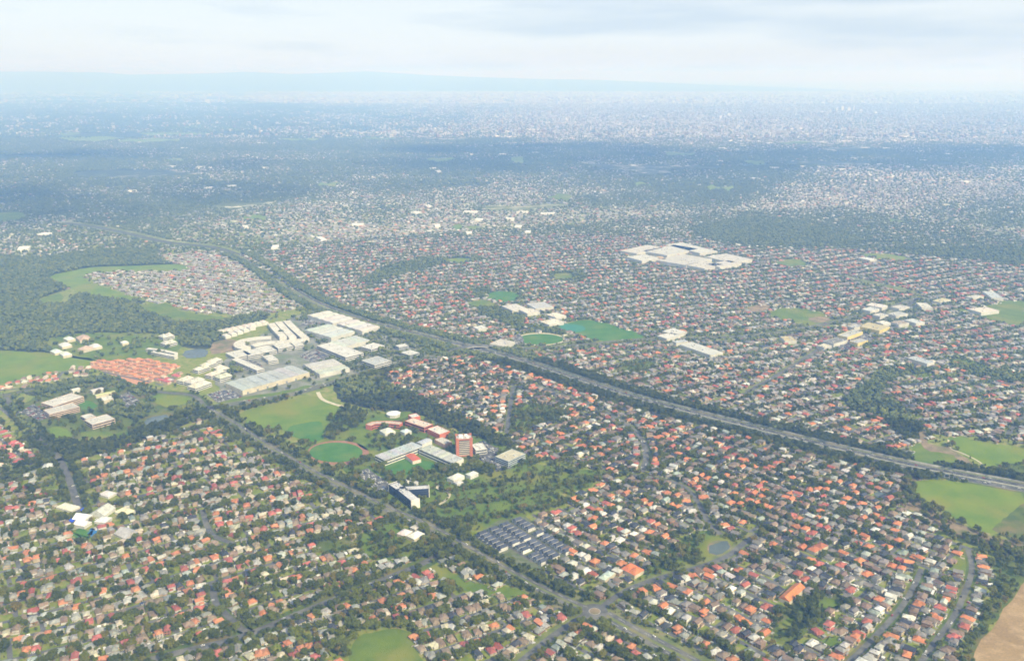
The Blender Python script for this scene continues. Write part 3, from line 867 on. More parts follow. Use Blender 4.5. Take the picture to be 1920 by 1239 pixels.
def block(root, w, d, h, wallc, roofc, style='flat', c=(0, 0), rz=0.0, spans=3, units=0, skylights=0, bands=0, bandmat=None, doors=0, seed=0, z0=0.0, bandface='all'):
    rn = random.Random(seed)
    ca, sa = math.cos(rz), math.sin(rz)

    def L(x, y):
        return c[0] + x * ca - y * sa, c[1] + x * sa + y * ca
    a = Acc()
    if style == 'flat':
        box(a, (*c, z0), (w, d, h), rz)
        part('wall', a, root, WALLC, wallc)
        a = Acc()
        box(a, (*c, z0 + h + 0.02), (w - 0.9, d - 0.9, 0.12), rz)
        rf = part('roof', a, root, OBJC, roofc)
        a = Acc()
        for x, y, sx, sy in ((0, d / 2 - 0.2, w + 0.06, 0.42), (0, -d / 2 + 0.2, w + 0.06, 0.42), (w / 2 - 0.2, 0, 0.42, d - 0.86), (-w / 2 + 0.2, 0, 0.42, d - 0.86)):
            box(a, (*L(x, y), z0 + h + 0.004), (sx, sy, 0.7), rz)
        part('parapet', a, rf, WALLC, wallc)
    else:
        box(a, (*c, z0), (w, d, h), rz)
        part('wall', a, root, WALLC, wallc)
        a, aw = Acc(), Acc()
        sw = w / spans
        rf = None
        for k in range(spans):
            ar = Acc()
            x, y = L(-w / 2 + sw * (k + 0.5), 0)
            if style == 'span':         # ridges run along the depth
                wings(Acc(), ar, np.array([x]), np.array([y]), np.array([z0 + 0.02]), np.array([rz + math.pi / 2]), np.array([d]), np.array([sw - 0.08]), np.array([h]), np.array([max(0.5, sw * 0.06)]), np.array([0.0]), over=0.02)
            else:
                wings(Acc(), ar, np.array([x]), np.array([y]), np.array([z0 + 0.02]), np.array([rz]), np.array([sw - 0.05]), np.array([d]), np.array([h]), np.array([d * (0.28 if style != 'low' else 0.1)]), np.array([1.0 if style == 'hip' else 0.0]), over=0.3 if spans == 1 else 0.02)
            rf = part('roof', ar, root, OBJC, tuple(v * rn.uniform(0.93, 1.05) for v in roofc))
    top = z0 + h + (0.15 if style == 'flat' else max(0.4, w / spans * 0.03))
    for k in range(units):
        a = Acc()
        s1, s2 = rn.uniform(2, 4.5), rn.uniform(2, 3.5)
        box(a, (*L(rn.uniform(-.4, .4) * w, rn.uniform(-.38, .38) * d), top), (s1, s2, rn.uniform(1.2, 2.4)), rz)
        part('rooftop_unit', a, rf, WALLC, (0.45, 0.46, 0.47))
    for k in range(skylights):
        a = Acc()
        box(a, (*L(-w / 2 + w * (k + 0.75) / (skylights + 0.5), rn.uniform(-.1, .1) * d), top + 0.4), (1.3, d * 0.6, 0.12), rz)
        part('skylight', a, rf, WALLC, (0.3, 0.34, 0.36))
    fl = h / max(bands, 1)
    for k in range(bands):
        zc = z0 + fl * (k + 0.38)
        for fx, fy, sx, sy in ((0, -d / 2, w - 1.6, 0.16), (0, d / 2, w - 1.6, 0.16), (w / 2, 0, 0.16, d - 1.6), (-w / 2, 0, 0.16, d - 1.6)):
            if bandface == 'long' and sx < 1:
                continue
            a = Acc()
            box(a, (*L(fx, fy), zc), (sx, sy, fl * 0.45), rz)
            part('window_band', a, root, bandmat or GLASS)
    for k in range(doors):
        a = Acc()
        box(a, (*L(-w / 2 + w * (k + 0.5) / doors, -d / 2), z0 + 0.05), (4.2, 0.2, min(4.5, h * 0.6)), rz)
        part('roller_door', a, root, WALLC, (0.2, 0.22, 0.24))
    return rf


def building(name, label, cat, pts, h, wallc, roofc, style='flat', group=None, **kw):
    c, w, d, th = rect_px(pts, h)
    root = empty(name, (c[0], c[1], 0), th)
    tag(root, label, cat, group)
    foot(c, w, d, th)
    block(root, w, d, h, wallc, roofc, style, seed=int(abs(c[0] * 7 + c[1])), **kw)
    return root, c, w, d, th


BP = 'white roofed buildings of the business park'
building('warehouse', 'long pale grey warehouse beside the cross road, largest of the business park', 'warehouse', [(424, 715), (551, 686), (572, 695), (457, 737)], 10, CREAM, LGREY, 'span', BP, spans=7, skylights=6, doors=7)
building('warehouse', 'wide light grey warehouse right of the longest one', 'warehouse', [(566, 684), (620, 673), (664, 692), (598, 699)], 8, OFFW, (0.46, 0.46, 0.42), 'span', BP, spans=5, units=5, doors=4)
building('warehouse', 'topmost long white warehouse along the freeway trees, left half', 'warehouse', [(576, 591), (614, 582), (660, 597), (624, 606)], 10, OFFW, WHITE, 'span', BP, spans=4, skylights=4, units=3)
building('warehouse', 'topmost long white warehouse along the freeway trees, right half', 'warehouse', [(632, 608), (664, 598), (714, 614), (678, 620)], 9, OFFW, WHITE, 'span', BP, spans=4, skylights=4, units=3)
building('warehouse', 'broad white square roofed warehouse below the topmost pair', 'warehouse', [(568, 618), (618, 608), (662, 621), (624, 634)], 10, OFFW, (0.5, 0.52, 0.5), 'span', BP, spans=5, units=4, doors=4)
building('warehouse', 'pale warehouse right of centre in the business park', 'warehouse', [(616, 641), (668, 630), (694, 637), (646, 650)], 9, OFFW, (0.47, 0.5, 0.47), 'span', BP, spans=5, units=3)
building('warehouse', 'white warehouse with offices, middle of the business park', 'warehouse', [(588, 648), (625, 643), (690, 662), (648, 668)], 9, WHITE, WHITE, 'flat', BP, units=7, bands=2)
building('office_building', 'bright white flat office at the right of the business park', 'office', [(678, 650), (701, 642), (720, 648), (696, 656)], 9, WHITE, WHITE, 'flat', BP, units=4, bands=2)
building('office_building', 'white office with grey glass bands nearest the freeway crossing', 'office', [(678, 676), (708, 668), (735, 676), (702, 685)], 9, WHITE, LGREY, 'flat', BP, units=5, bands=2)
building('office_building', 'small pale box shaped office by the freeway above the cross road', 'office', [(742, 648), (760, 644), (765, 648), (748, 652)], 9, LGREY, WHITE, 'flat', BP, units=1, bands=3)
building('office_building', 'pale two part office beside the cross road near the freeway', 'office', [(752, 661), (770, 656), (786, 661), (768, 667)], 8, LGREY, WHITE, 'flat', BP, units=2, bands=2)
for pts, lab in (([(425, 662), (455, 655), (470, 664), (440, 672)], 'white office left of the parking court'),
                 ([(455, 658), (482, 654), (492, 662), (465, 668)], 'white office behind the parking court'),
                 ([(480, 652), (505, 648), (518, 656), (492, 662)], 'square white office above the parking court'),
                 ([(512, 646), (540, 642), (548, 648), (522, 655)], 'grey white office under the curved apartments'),
                 ([(546, 642), (562, 640), (570, 646), (552, 650)], 'small grey office right of the curved apartments'),
                 ([(438, 674), (446, 670), (492, 690), (482, 697)], 'narrow white bar shaped office above the longest warehouse'),
                 ([(494, 668), (510, 664), (520, 674), (502, 678)], 'small cream office in the middle of the lawns')):
    building('office_building', lab, 'office', pts, 8, WHITE, (0.54, 0.54, 0.5), 'flat', BP, units=3, bands=2)

AP = 'white apartment rows'


def bar(name, label, cat, line, width, h, wallc, roofc, group=None, bands=0, style='flat'):
    """a curved or bent bar building along a line of roof pixels"""
    L = catmull(GP(line, h), 6.0)
    root = empty(name, (L[len(L) // 2][0], L[len(L) // 2][1], 0))
    tag(root, label, cat, group)
    off = L[len(L) // 2]
    a = Acc()
    wall_acc(a, L - off, 0, width, 0, h)
    part('wall', a, root, WALLC, wallc)
    for e, f in ((L[0], L[1]), (L[-1], L[-2])):        # end walls
        dv = f - e
        a = Acc()
        box(a, (*(e - off + dv / np.hypot(*dv) * 0.2), 0.01), (0.5, width + 0.1, h + 0.15), math.atan2(dv[1], dv[0]))
        part('end_wall', a, root, WALLC, wallc)
    a = Acc()
    ribbon_acc(a, L - off, -width / 2 + 0.4, width / 2 - 0.4, h + 0.12)
    rf = part('roof', a, root, OBJC, roofc)
    a = Acc()
    wall_acc(a, L - off, width / 2 - 0.2, 0.45, h + 0.01, 0.6)
    part('parapet', a, rf, WALLC, wallc)
    a = Acc()
    wall_acc(a, L - off, -width / 2 + 0.2, 0.45, h + 0.01, 0.6)
    part('parapet', a, rf, WALLC, wallc)
    for i in range(3, len(L) - 2, 6):
        a = Acc()
        box(a, (*(L[i] - off), h + 0.14), (2.4, 2.0, 1.4), random.random())
        part('rooftop_unit', a, rf, WALLC, (0.5, 0.5, 0.5))
    for k in range(bands):
        for sgn in (1, -1):
            a = Acc()
            wall_acc(a, L - off, sgn * (width / 2 + 0.04), 0.16, h * (k + 0.38) / bands, h / bands * 0.42)
            part('window_band', a, root, GLASS)
    P = np.concatenate([L + np.array((0, width)), (L - np.array((0, width)))[::-1]])
    EXCL.append(P)
    ROADS.append((L, width / 2 + 5))
    return root


bar('apartment_block', 'curved hook shaped white apartment block above the bare lot', 'apartments', [(462, 652), (449, 648), (454, 640), (478, 635), (508, 633)], 26, 9, WHITE, (0.58, 0.56, 0.49), AP, 3)
bar('apartment_block', 'long white apartment bar under the slanted rows', 'apartments', [(474, 648), (500, 643), (530, 641), (570, 637)], 24, 9, WHITE, (0.58, 0.56, 0.49), AP, 3)
bar('apartment_block', 'first slanted white apartment row from the left', 'apartments', [(508, 606), (518, 618), (531, 631)], 18, 9, WHITE, (0.58, 0.56, 0.49), AP, 3)
bar('apartment_block', 'middle slanted white apartment row', 'apartments', [(522, 603), (534, 617), (549, 632)], 18, 9, WHITE, (0.58, 0.56, 0.49), AP, 3)
bar('apartment_block', 'last slanted white apartment row, longest of the three', 'apartments', [(537, 601), (552, 616), (573, 634)], 18, 9, WHITE, (0.58, 0.56, 0.49), AP, 3)
for pts, lab in (([(364, 692), (384, 684), (391, 688), (371, 696)], 'cream apartment bar left of the dark green court, lower'), ([(378, 684), (396, 676), (404, 680), (386, 688)], 'cream apartment bar left of the dark green court, middle'),
                 ([(390, 677), (406, 670), (413, 674), (398, 681)], 'cream apartment bar left of the dark green court, upper'), ([(388, 702), (410, 692), (418, 696), (396, 707)], 'cream apartment bar nearest the longest warehouse, first'),
                 ([(404, 690), (420, 684), (427, 690), (411, 696)], 'cream apartment bar nearest the longest warehouse, second'), ([(404, 706), (424, 698), (432, 704), (412, 711)], 'cream apartment bar nearest the longest warehouse, third'),
                 ([(335, 712), (352, 704), (360, 708), (343, 717)], 'cream apartment bar below the terracotta estate, first'), ([(350, 716), (372, 706), (380, 711), (358, 721)], 'cream apartment bar below the terracotta estate, second'),
                 ([(356, 724), (382, 712), (392, 718), (366, 730)], 'cream apartment bar below the terracotta estate, third'), ([(298, 630), (318, 625), (326, 629), (306, 634)], 'pale terrace at the foot of the dark forest, upper'),
                 ([(302, 643), (322, 637), (330, 641), (310, 647)], 'pale terrace at the foot of the dark forest, lower')):
    building('apartment_block', lab, 'apartments', pts, 8, WHITE, (0.56, 0.54, 0.46), 'hip', AP, spans=2, bands=2)
bar('apartment_block', 'white terrace above the terracotta estate, upper row', 'apartments', [(276, 653), (300, 656), (330, 662)], 10, 7, WHITE, (0.57, 0.56, 0.5), AP, 2)
bar('apartment_block', 'white terrace above the terracotta estate, lower row', 'apartments', [(282, 658), (300, 662), (330, 668)], 10, 7, WHITE, (0.57, 0.56, 0.5), AP, 2)
kk = 0
for r_, (x0, y0, x1, y1) in enumerate(((416, 620, 494, 603), (424, 628, 470, 613))):
    for k in range(8 if r_ == 0 else 5):
        t = k / (7 if r_ == 0 else 4)
        x, y = x0 + (x1 - x0) * t, y0 + (y1 - y0) * t
        pos_ = 'upper' if r_ == 0 else 'lower'
        building('town_house', 'white villa under the dark forest, %s in the %s row from the left' % (('first', 'second', 'third', 'fourth', 'fifth', 'sixth', 'seventh', 'last')[k], pos_), 'villa',
                 [(x - 6, y), (x + 2, y - 3), (x + 7, y + 1), (x - 2, y + 4)], 6, WHITE, (0.56, 0.54, 0.46), 'hip', 'white villas under the forest', spans=1)

# institute at the left
IN = 'institute halls'
building('institute_hall', 'long pale institute hall with stepped roof, upper of two', 'hall', [(75, 755), (133, 738), (160, 743), (100, 762)], 11, (0.55, 0.42, 0.32), (0.55, 0.54, 0.5), 'flat', IN, units=8, bands=3)
building('institute_hall', 'long pale institute hall, lower of two beside the car park', 'hall', [(80, 768), (138, 756), (148, 762), (94, 778)], 10, (0.55, 0.42, 0.32), (0.47, 0.46, 0.42), 'flat', IN, units=7, bands=3)
building('institute_hall', 'white cross shaped building, main wing, below the institute', 'hall', [(160, 788), (200, 776), (215, 785), (172, 797)], 9, (0.5, 0.4, 0.33), (0.52, 0.52, 0.48), 'flat', IN, units=4, bands=2)
building('institute_hall', 'white low wing at the left of the cross shaped building', 'hall', [(154, 780), (170, 774), (178, 781), (160, 787)], 7, (0.5, 0.4, 0.33), (0.52, 0.52, 0.48), 'flat', IN, units=1, bands=1)
building('institute_hall', 'small white long shed above the bright green court', 'hall', [(132, 730), (146, 726), (150, 729), (136, 733)], 6, OFFW, WHITE, 'low', IN, spans=1)
building('institute_hall', 'pair of white sheds behind the institute', 'hall', [(168, 731), (190, 726), (195, 730), (174, 735)], 6, OFFW, WHITE, 'low', IN, spans=1)
building('institute_hall', 'thin yellow green roofed shed behind the institute', 'hall', [(177, 740), (214, 732), (216, 735), (180, 743)], 5, CREAM, (0.45, 0.48, 0.2), 'low', IN, spans=1)
building('institute_hall', 'rounded cream hall beside the institute trees', 'hall', [(188, 745), (208, 742), (214, 748), (194, 751)], 7, CREAM, (0.62, 0.62, 0.55), 'flat', IN, units=2)
for pts, lab in (([(120, 634), (134, 631), (140, 635), (126, 639)], 'grey green school roof at the upper left of the grounds'),
                 ([(142, 632), (165, 629), (172, 635), (150, 640)], 'pinkish school roof in the green grounds below the forest'),
                 ([(110, 646), (128, 642), (134, 647), (116, 651)], 'pale school roof, middle left of the grounds'),
                 ([(148, 654), (166, 648), (174, 652), (156, 658)], 'rosy school roof in the middle of the grounds'),
                 ([(168, 648), (184, 644), (190, 649), (174, 653)], 'white school roof in the middle of the grounds'),
                 ([(226, 641), (238, 639), (241, 642), (229, 645)], 'bright white small school roof at the right of the grounds'),
                 ([(96, 658), (110, 654), (116, 659), (102, 663)], 'white school roof at the lower left of the grounds'),
                 ([(112, 662), (128, 659), (134, 664), (118, 668)], 'pale school roof at the lower edge of the grounds')):
    pc = (0.5, 0.36, 0.3) if 'pink' in lab or 'rosy' in lab else (0.6, 0.62, 0.58)
    building('school_building', lab, 'school', pts, 6, CREAM, pc, 'hip', 'school roofs below the forest', spans=1)

# the campus with the brick tower
CP = 'campus buildings'
tc = G(870, 851)
th_t = R(8)
twr = empty('brick_tower', (tc[0], tc[1], 0), th_t)
tag(twr, 'tall red brick campus tower with rows of pale windows', 'tower', CP)
LANDMARKS.append(('the brick campus tower', tc))
TW, TD, THH = 27.0, 22.0, 31.0
foot(tc, TW, TD, th_t, 6)
a = Acc()
box(a, (0, 0, 0), (TW, TD, THH))
part('wall', a, twr, WALLC, (0.42, 0.16, 0.1))
a = Acc()
box(a, (0, 0, THH + 0.02), (TW - 1, TD - 1, 0.2))
rf = part('roof', a, twr, OBJC, (0.5, 0.46, 0.42))
a = Acc()
for x, y, sx, sy in ((0, TD / 2 - 0.3, TW + 0.1, 0.6), (0, -TD / 2 + 0.3, TW + 0.1, 0.6), (TW / 2 - 0.3, 0, 0.6, TD - 1.24), (-TW / 2 + 0.3, 0, 0.6, TD - 1.24)):
    box(a, (x, y, THH + 0.01), (sx, sy, 1.3))
part('parapet', a, rf, WALLC, (0.42, 0.16, 0.1))
for x, y, s in ((-5, 2, (7, 6, 3.4)), (4, 5, (5, 4, 2.4)), (6, -4, (4, 3, 2.0)), (-3, -5, (2.5, 2.5, 1.8))):
    a = Acc()
    box(a, (x, y, THH + 0.24), s)
    part('plant_room', a, rf, WALLC, (0.72, 0.72, 0.7))
NF = 8
for f in range(NF):
    z = 3.0 + f * (THH - 4.2) / NF
    for fx, fy, sx, sy in ((0, -TD / 2, TW - 9.5, .3), (0, TD / 2, TW - 9.5, .3), (-TW / 2, 0, .3, TD - 13), (TW / 2, 0, .3, TD - 13)):
        a = Acc()
        box(a, (fx, fy, z), (sx, sy, 1.75))
        part('spandrel', a, twr, WALLC, (0.52, 0.46, 0.38))
        a = Acc()
        box(a, (fx, fy, z + 1.76), (sx - 0.04, sy - 0.06, (THH - 4.2) / NF - 1.78))
        part('window_band', a, twr, GLASS)
for sx_ in (-1, 1):
    for sy_ in (-1, 1):
        a = Acc()
        box(a, (sx_ * (TW / 2 - 1.6), sy_ * (TD / 2 - 1.6), 0.02), (4.2, 4.2, THH + 1.9))
        part('corner_shaft', a, twr, WALLC, (0.46, 0.16, 0.095))
building('campus_hall', 'long light grey hall with white front left of the brick tower', 'hall', [(786, 842), (806, 833), (870, 860), (847, 868)], 10, (0.66, 0.64, 0.58), (0.42, 0.44, 0.42), 'span', CP, spans=6, units=4, bands=2, bandface='long')
building('campus_hall', 'long grey ribbed hall running down from the tower to the court', 'hall', [(703, 853), (774, 829), (791, 836), (722, 864)], 10, (0.62, 0.62, 0.56), (0.42, 0.45, 0.47), 'span', CP, spans=10, units=6, bands=2)
building('campus_hall', 'grey blue rear extension of the ribbed hall', 'hall', [(782, 829), (800, 821), (808, 825), (792, 834)], 8, (0.6, 0.6, 0.56), (0.42, 0.48, 0.5), 'low', CP, spans=1)
building('campus_hall', 'small orange roofed building between the two long halls', 'hall', [(760, 853), (776, 850), (789, 860), (774, 865)], 6, (0.6, 0.55, 0.48), (0.52, 0.13, 0.07), 'low', CP, spans=2)
building('campus_hall', 'flat white block right behind the brick tower', 'hall', [(884, 832), (905, 832), (913, 840), (892, 846)], 9, OFFW, (0.62, 0.63, 0.6), 'flat', CP, units=4, bands=2)
building('multistorey_car_park', 'pale car park building with buff roof deck among parked cars', 'car park', [(929, 855), (959, 843), (987, 850), (952, 866)], 10, (0.42, 0.48, 0.5), (0.46, 0.43, 0.32), 'flat', None, units=2, bands=3, bandmat=NAVY)
LANDMARKS.append(('the buff roofed car park building', G(957, 855)))
building('campus_pavilion', 'white low pavilion in the campus park, left wing', 'pavilion', [(838, 896), (858, 886), (872, 892), (850, 900)], 6, WHITE, (0.54, 0.54, 0.5), 'hip', CP, spans=1)
building('campus_pavilion', 'white low pavilion in the campus park, right wing', 'pavilion', [(874, 888), (888, 883), (896, 886), (882, 894)], 6, WHITE, WHITE, 'hip', CP, spans=1)
building('campus_pavilion', 'white low pavilion in the campus park, lower wing', 'pavilion', [(852, 904), (864, 900), (868, 904), (857, 908)], 5, WHITE, WHITE, 'hip', CP, spans=1)
bar('campus_wing', 'white kidney roofed pavilion behind the Y-shaped building', 'pavilion', [(762, 900), (770, 899), (776, 903), (782, 905)], 8, 5, WHITE, WHITE, CP)
bar('campus_wing', 'curved red brick wing with pale roof at the top of the campus', 'hall', [(691, 797), (700, 793), (715, 792), (735, 792), (752, 794)], 13, 9, (0.5, 0.15, 0.08), (0.5, 0.4, 0.33), CP, 2)
building('campus_hall', 'stepped pale roof over red brick walls at the top of the campus', 'hall', [(758, 789), (775, 784), (812, 795), (796, 802)], 10, (0.5, 0.15, 0.08), (0.58, 0.5, 0.42), 'flat', CP, units=5, bands=2)
building('campus_hall', 'small white roofed block behind the stepped brick hall', 'hall', [(766, 778), (780, 775), (788, 780), (772, 784)], 10, (0.5, 0.15, 0.08), WHITE, 'flat', CP, units=1)
building('campus_hall', 'square white roof over red walls above the brick tower', 'hall', [(801, 804), (820, 798), (844, 808), (824, 815)], 9, (0.5, 0.15, 0.08), (0.6, 0.58, 0.52), 'flat', CP, units=3)
building('campus_hall', 'grey link roof between the white square roof and the tower', 'hall', [(816, 824), (830, 819), (846, 828), (832, 834)], 7, (0.5, 0.3, 0.22), (0.5, 0.48, 0.43), 'flat', CP, units=2)
building('campus_hall', 'low white roofs among trees below the curved brick wing', 'hall', [(712, 807), (732, 801), (740, 809), (722, 814)], 6, WHITE, WHITE, 'hip', CP, spans=1)
building('campus_hall', 'small pale roof among trees at the middle of the campus', 'hall', [(754, 808), (764, 802), (768, 808), (758, 813)], 6, WHITE, (0.55, 0.6, 0.62), 'hip', CP, spans=1)
# octagonal building
oc = G(738, 780)
root = empty('octagonal_building', (oc[0], oc[1], 0))
tag(root, 'octagonal white campus building on its own lawn', 'hall', CP)
t8 = np.arange(8) * math.pi / 4 + 0.39
a = Acc()
rr = 13.0
a.add(np.r_[np.c_[rr * np.cos(t8), rr * np.sin(t8), t8 * 0], np.c_[rr * np.cos(t8), rr * np.sin(t8), t8 * 0 + 6]], [(i, (i + 1) % 8, 8 + (i + 1) % 8, 8 + i) for i in range(8)])
part('wall', a, root, WALLC, OFFW)
a = Acc()
a.add(np.r_[np.c_[rr * 1.08 * np.cos(t8), rr * 1.08 * np.sin(t8), t8 * 0 + 6.05], [(0, 0, 9.2)]], None, [(i, (i + 1) % 8, 8) for i in range(8)])
part('roof', a, root, OBJC, (0.66, 0.68, 0.68))
foot(oc, 26, 26, 0)
# Y-shaped building
yc = G(752, 916, 14)
root = empty('glass_office', (yc[0], yc[1], 0))
tag(root, 'dark glazed Y-shaped office with pale roofs beside the arterial', 'office', CP)
LANDMARKS.append(('the dark Y-shaped office', yc))
for (x, y), wid in (((738, 907), 15), ((801, 913), 13), ((777, 936), 14)):
    e = G(x, y, 14) - yc
    L_ = np.hypot(*e)
    an = math.atan2(e[1], e[0])
    block(root, L_ + 4, wid, 14, NAVY and (0.03, 0.04, 0.07), (0.5, 0.5, 0.5), 'flat', c=tuple(e / 2), rz=an, units=3, bands=4, bandmat=NAVY, seed=int(L_))
    a = Acc()
    box(a, (*(e + e / L_ * 2.6), 0), (1.2, wid + 0.4, 15.2), an)
    part('end_wall', a, root, WALLC, (0.68, 0.66, 0.6))
    foot(yc + e / 2, L_ + 4, wid, an)

# school lower left
SC = 'school halls in the left suburb'
for pts, lab, h, rc, st in (([(140, 972), (152, 960), (168, 966), (158, 978)], 'brightest white school hall with blue awning, upper roof', 8, (0.8, 0.8, 0.8), 'low'),
                            ([(139, 982), (152, 974), (170, 978), (158, 988)], 'brightest white school hall with blue awning, lower roof', 8, (0.8, 0.8, 0.8), 'low'),
                            ([(172, 962), (190, 948), (214, 952), (196, 968)], 'large grey school roof beside the brightest white hall', 8, (0.48, 0.49, 0.47), 'low'),
                            ([(180, 976), (190, 967), (206, 970), (198, 982)], 'pale round looking school roof below the large grey roof', 7, (0.58, 0.6, 0.58), 'hip'),
                            ([(190, 926), (200, 917), (213, 924), (204, 934)], 'white pyramid roof above the school', 6, WHITE, 'hip'),
                            ([(110, 950), (122, 940), (146, 950), (132, 960)], 'cream school roof left of the brightest white hall', 6, (0.62, 0.6, 0.46), 'hip'),
                            ([(220, 958), (232, 949), (248, 956), (238, 969)], 'cream school roof right of the large grey roof', 7, (0.64, 0.58, 0.42), 'hip'),
                            ([(76, 880), (86, 866), (100, 872), (92, 886)], 'large white roof near the dark tree lined road at left', 7, (0.62, 0.62, 0.58), 'hip'),
                            ([(212, 1000), (240, 990), (262, 998), (236, 1010)], 'ribbed grey school roof right of the blue court', 6, (0.42, 0.44, 0.42), 'low')):
    building('school_hall', lab, 'school', pts, h * 0.55, OFFW, rc, 'hip' if st == 'hip' else 'gable', SC, spans=1)
LANDMARKS.append(('the white school hall', G(155, 972)))
for (x, y) in ((156, 955), (134, 975)):
    P = GP([(x - 6, y + 1), (x, y - 4), (x + 7, y), (x + 1, y + 4)], 4)
    a = Acc()
    V = np.c_[P, np.full(4, 3.9)]
    V = np.r_[V, V + np.array((0, 0, 0.3))]
    a.add(V, np.vstack([BOXQB]))
    o = link('awning', a.mesh('awning', mat_noise('blue_fabric', (0.02, 0.06, 0.5), (0.03, 0.09, 0.6), .3)))
    a = Acc()
    for q in P:
        box(a, (*q, 0), (.25, .25, 3.92))
    link('post', a.mesh('post', CONC), o)
    tag(o, 'blue shade awning %s the brightest white school hall' % ('above' if y < 960 else 'left of'), 'awning')
field('court', ellipse(154, 1002, 17, 11), TURF, 'round dark green court below the white school hall', world=True, z=0.24)
field('court', ellipse(179, 998, 12, 8, sq=0.6), BLUECOURT, 'blue ball court below the white school hall', world=True, z=0.27)
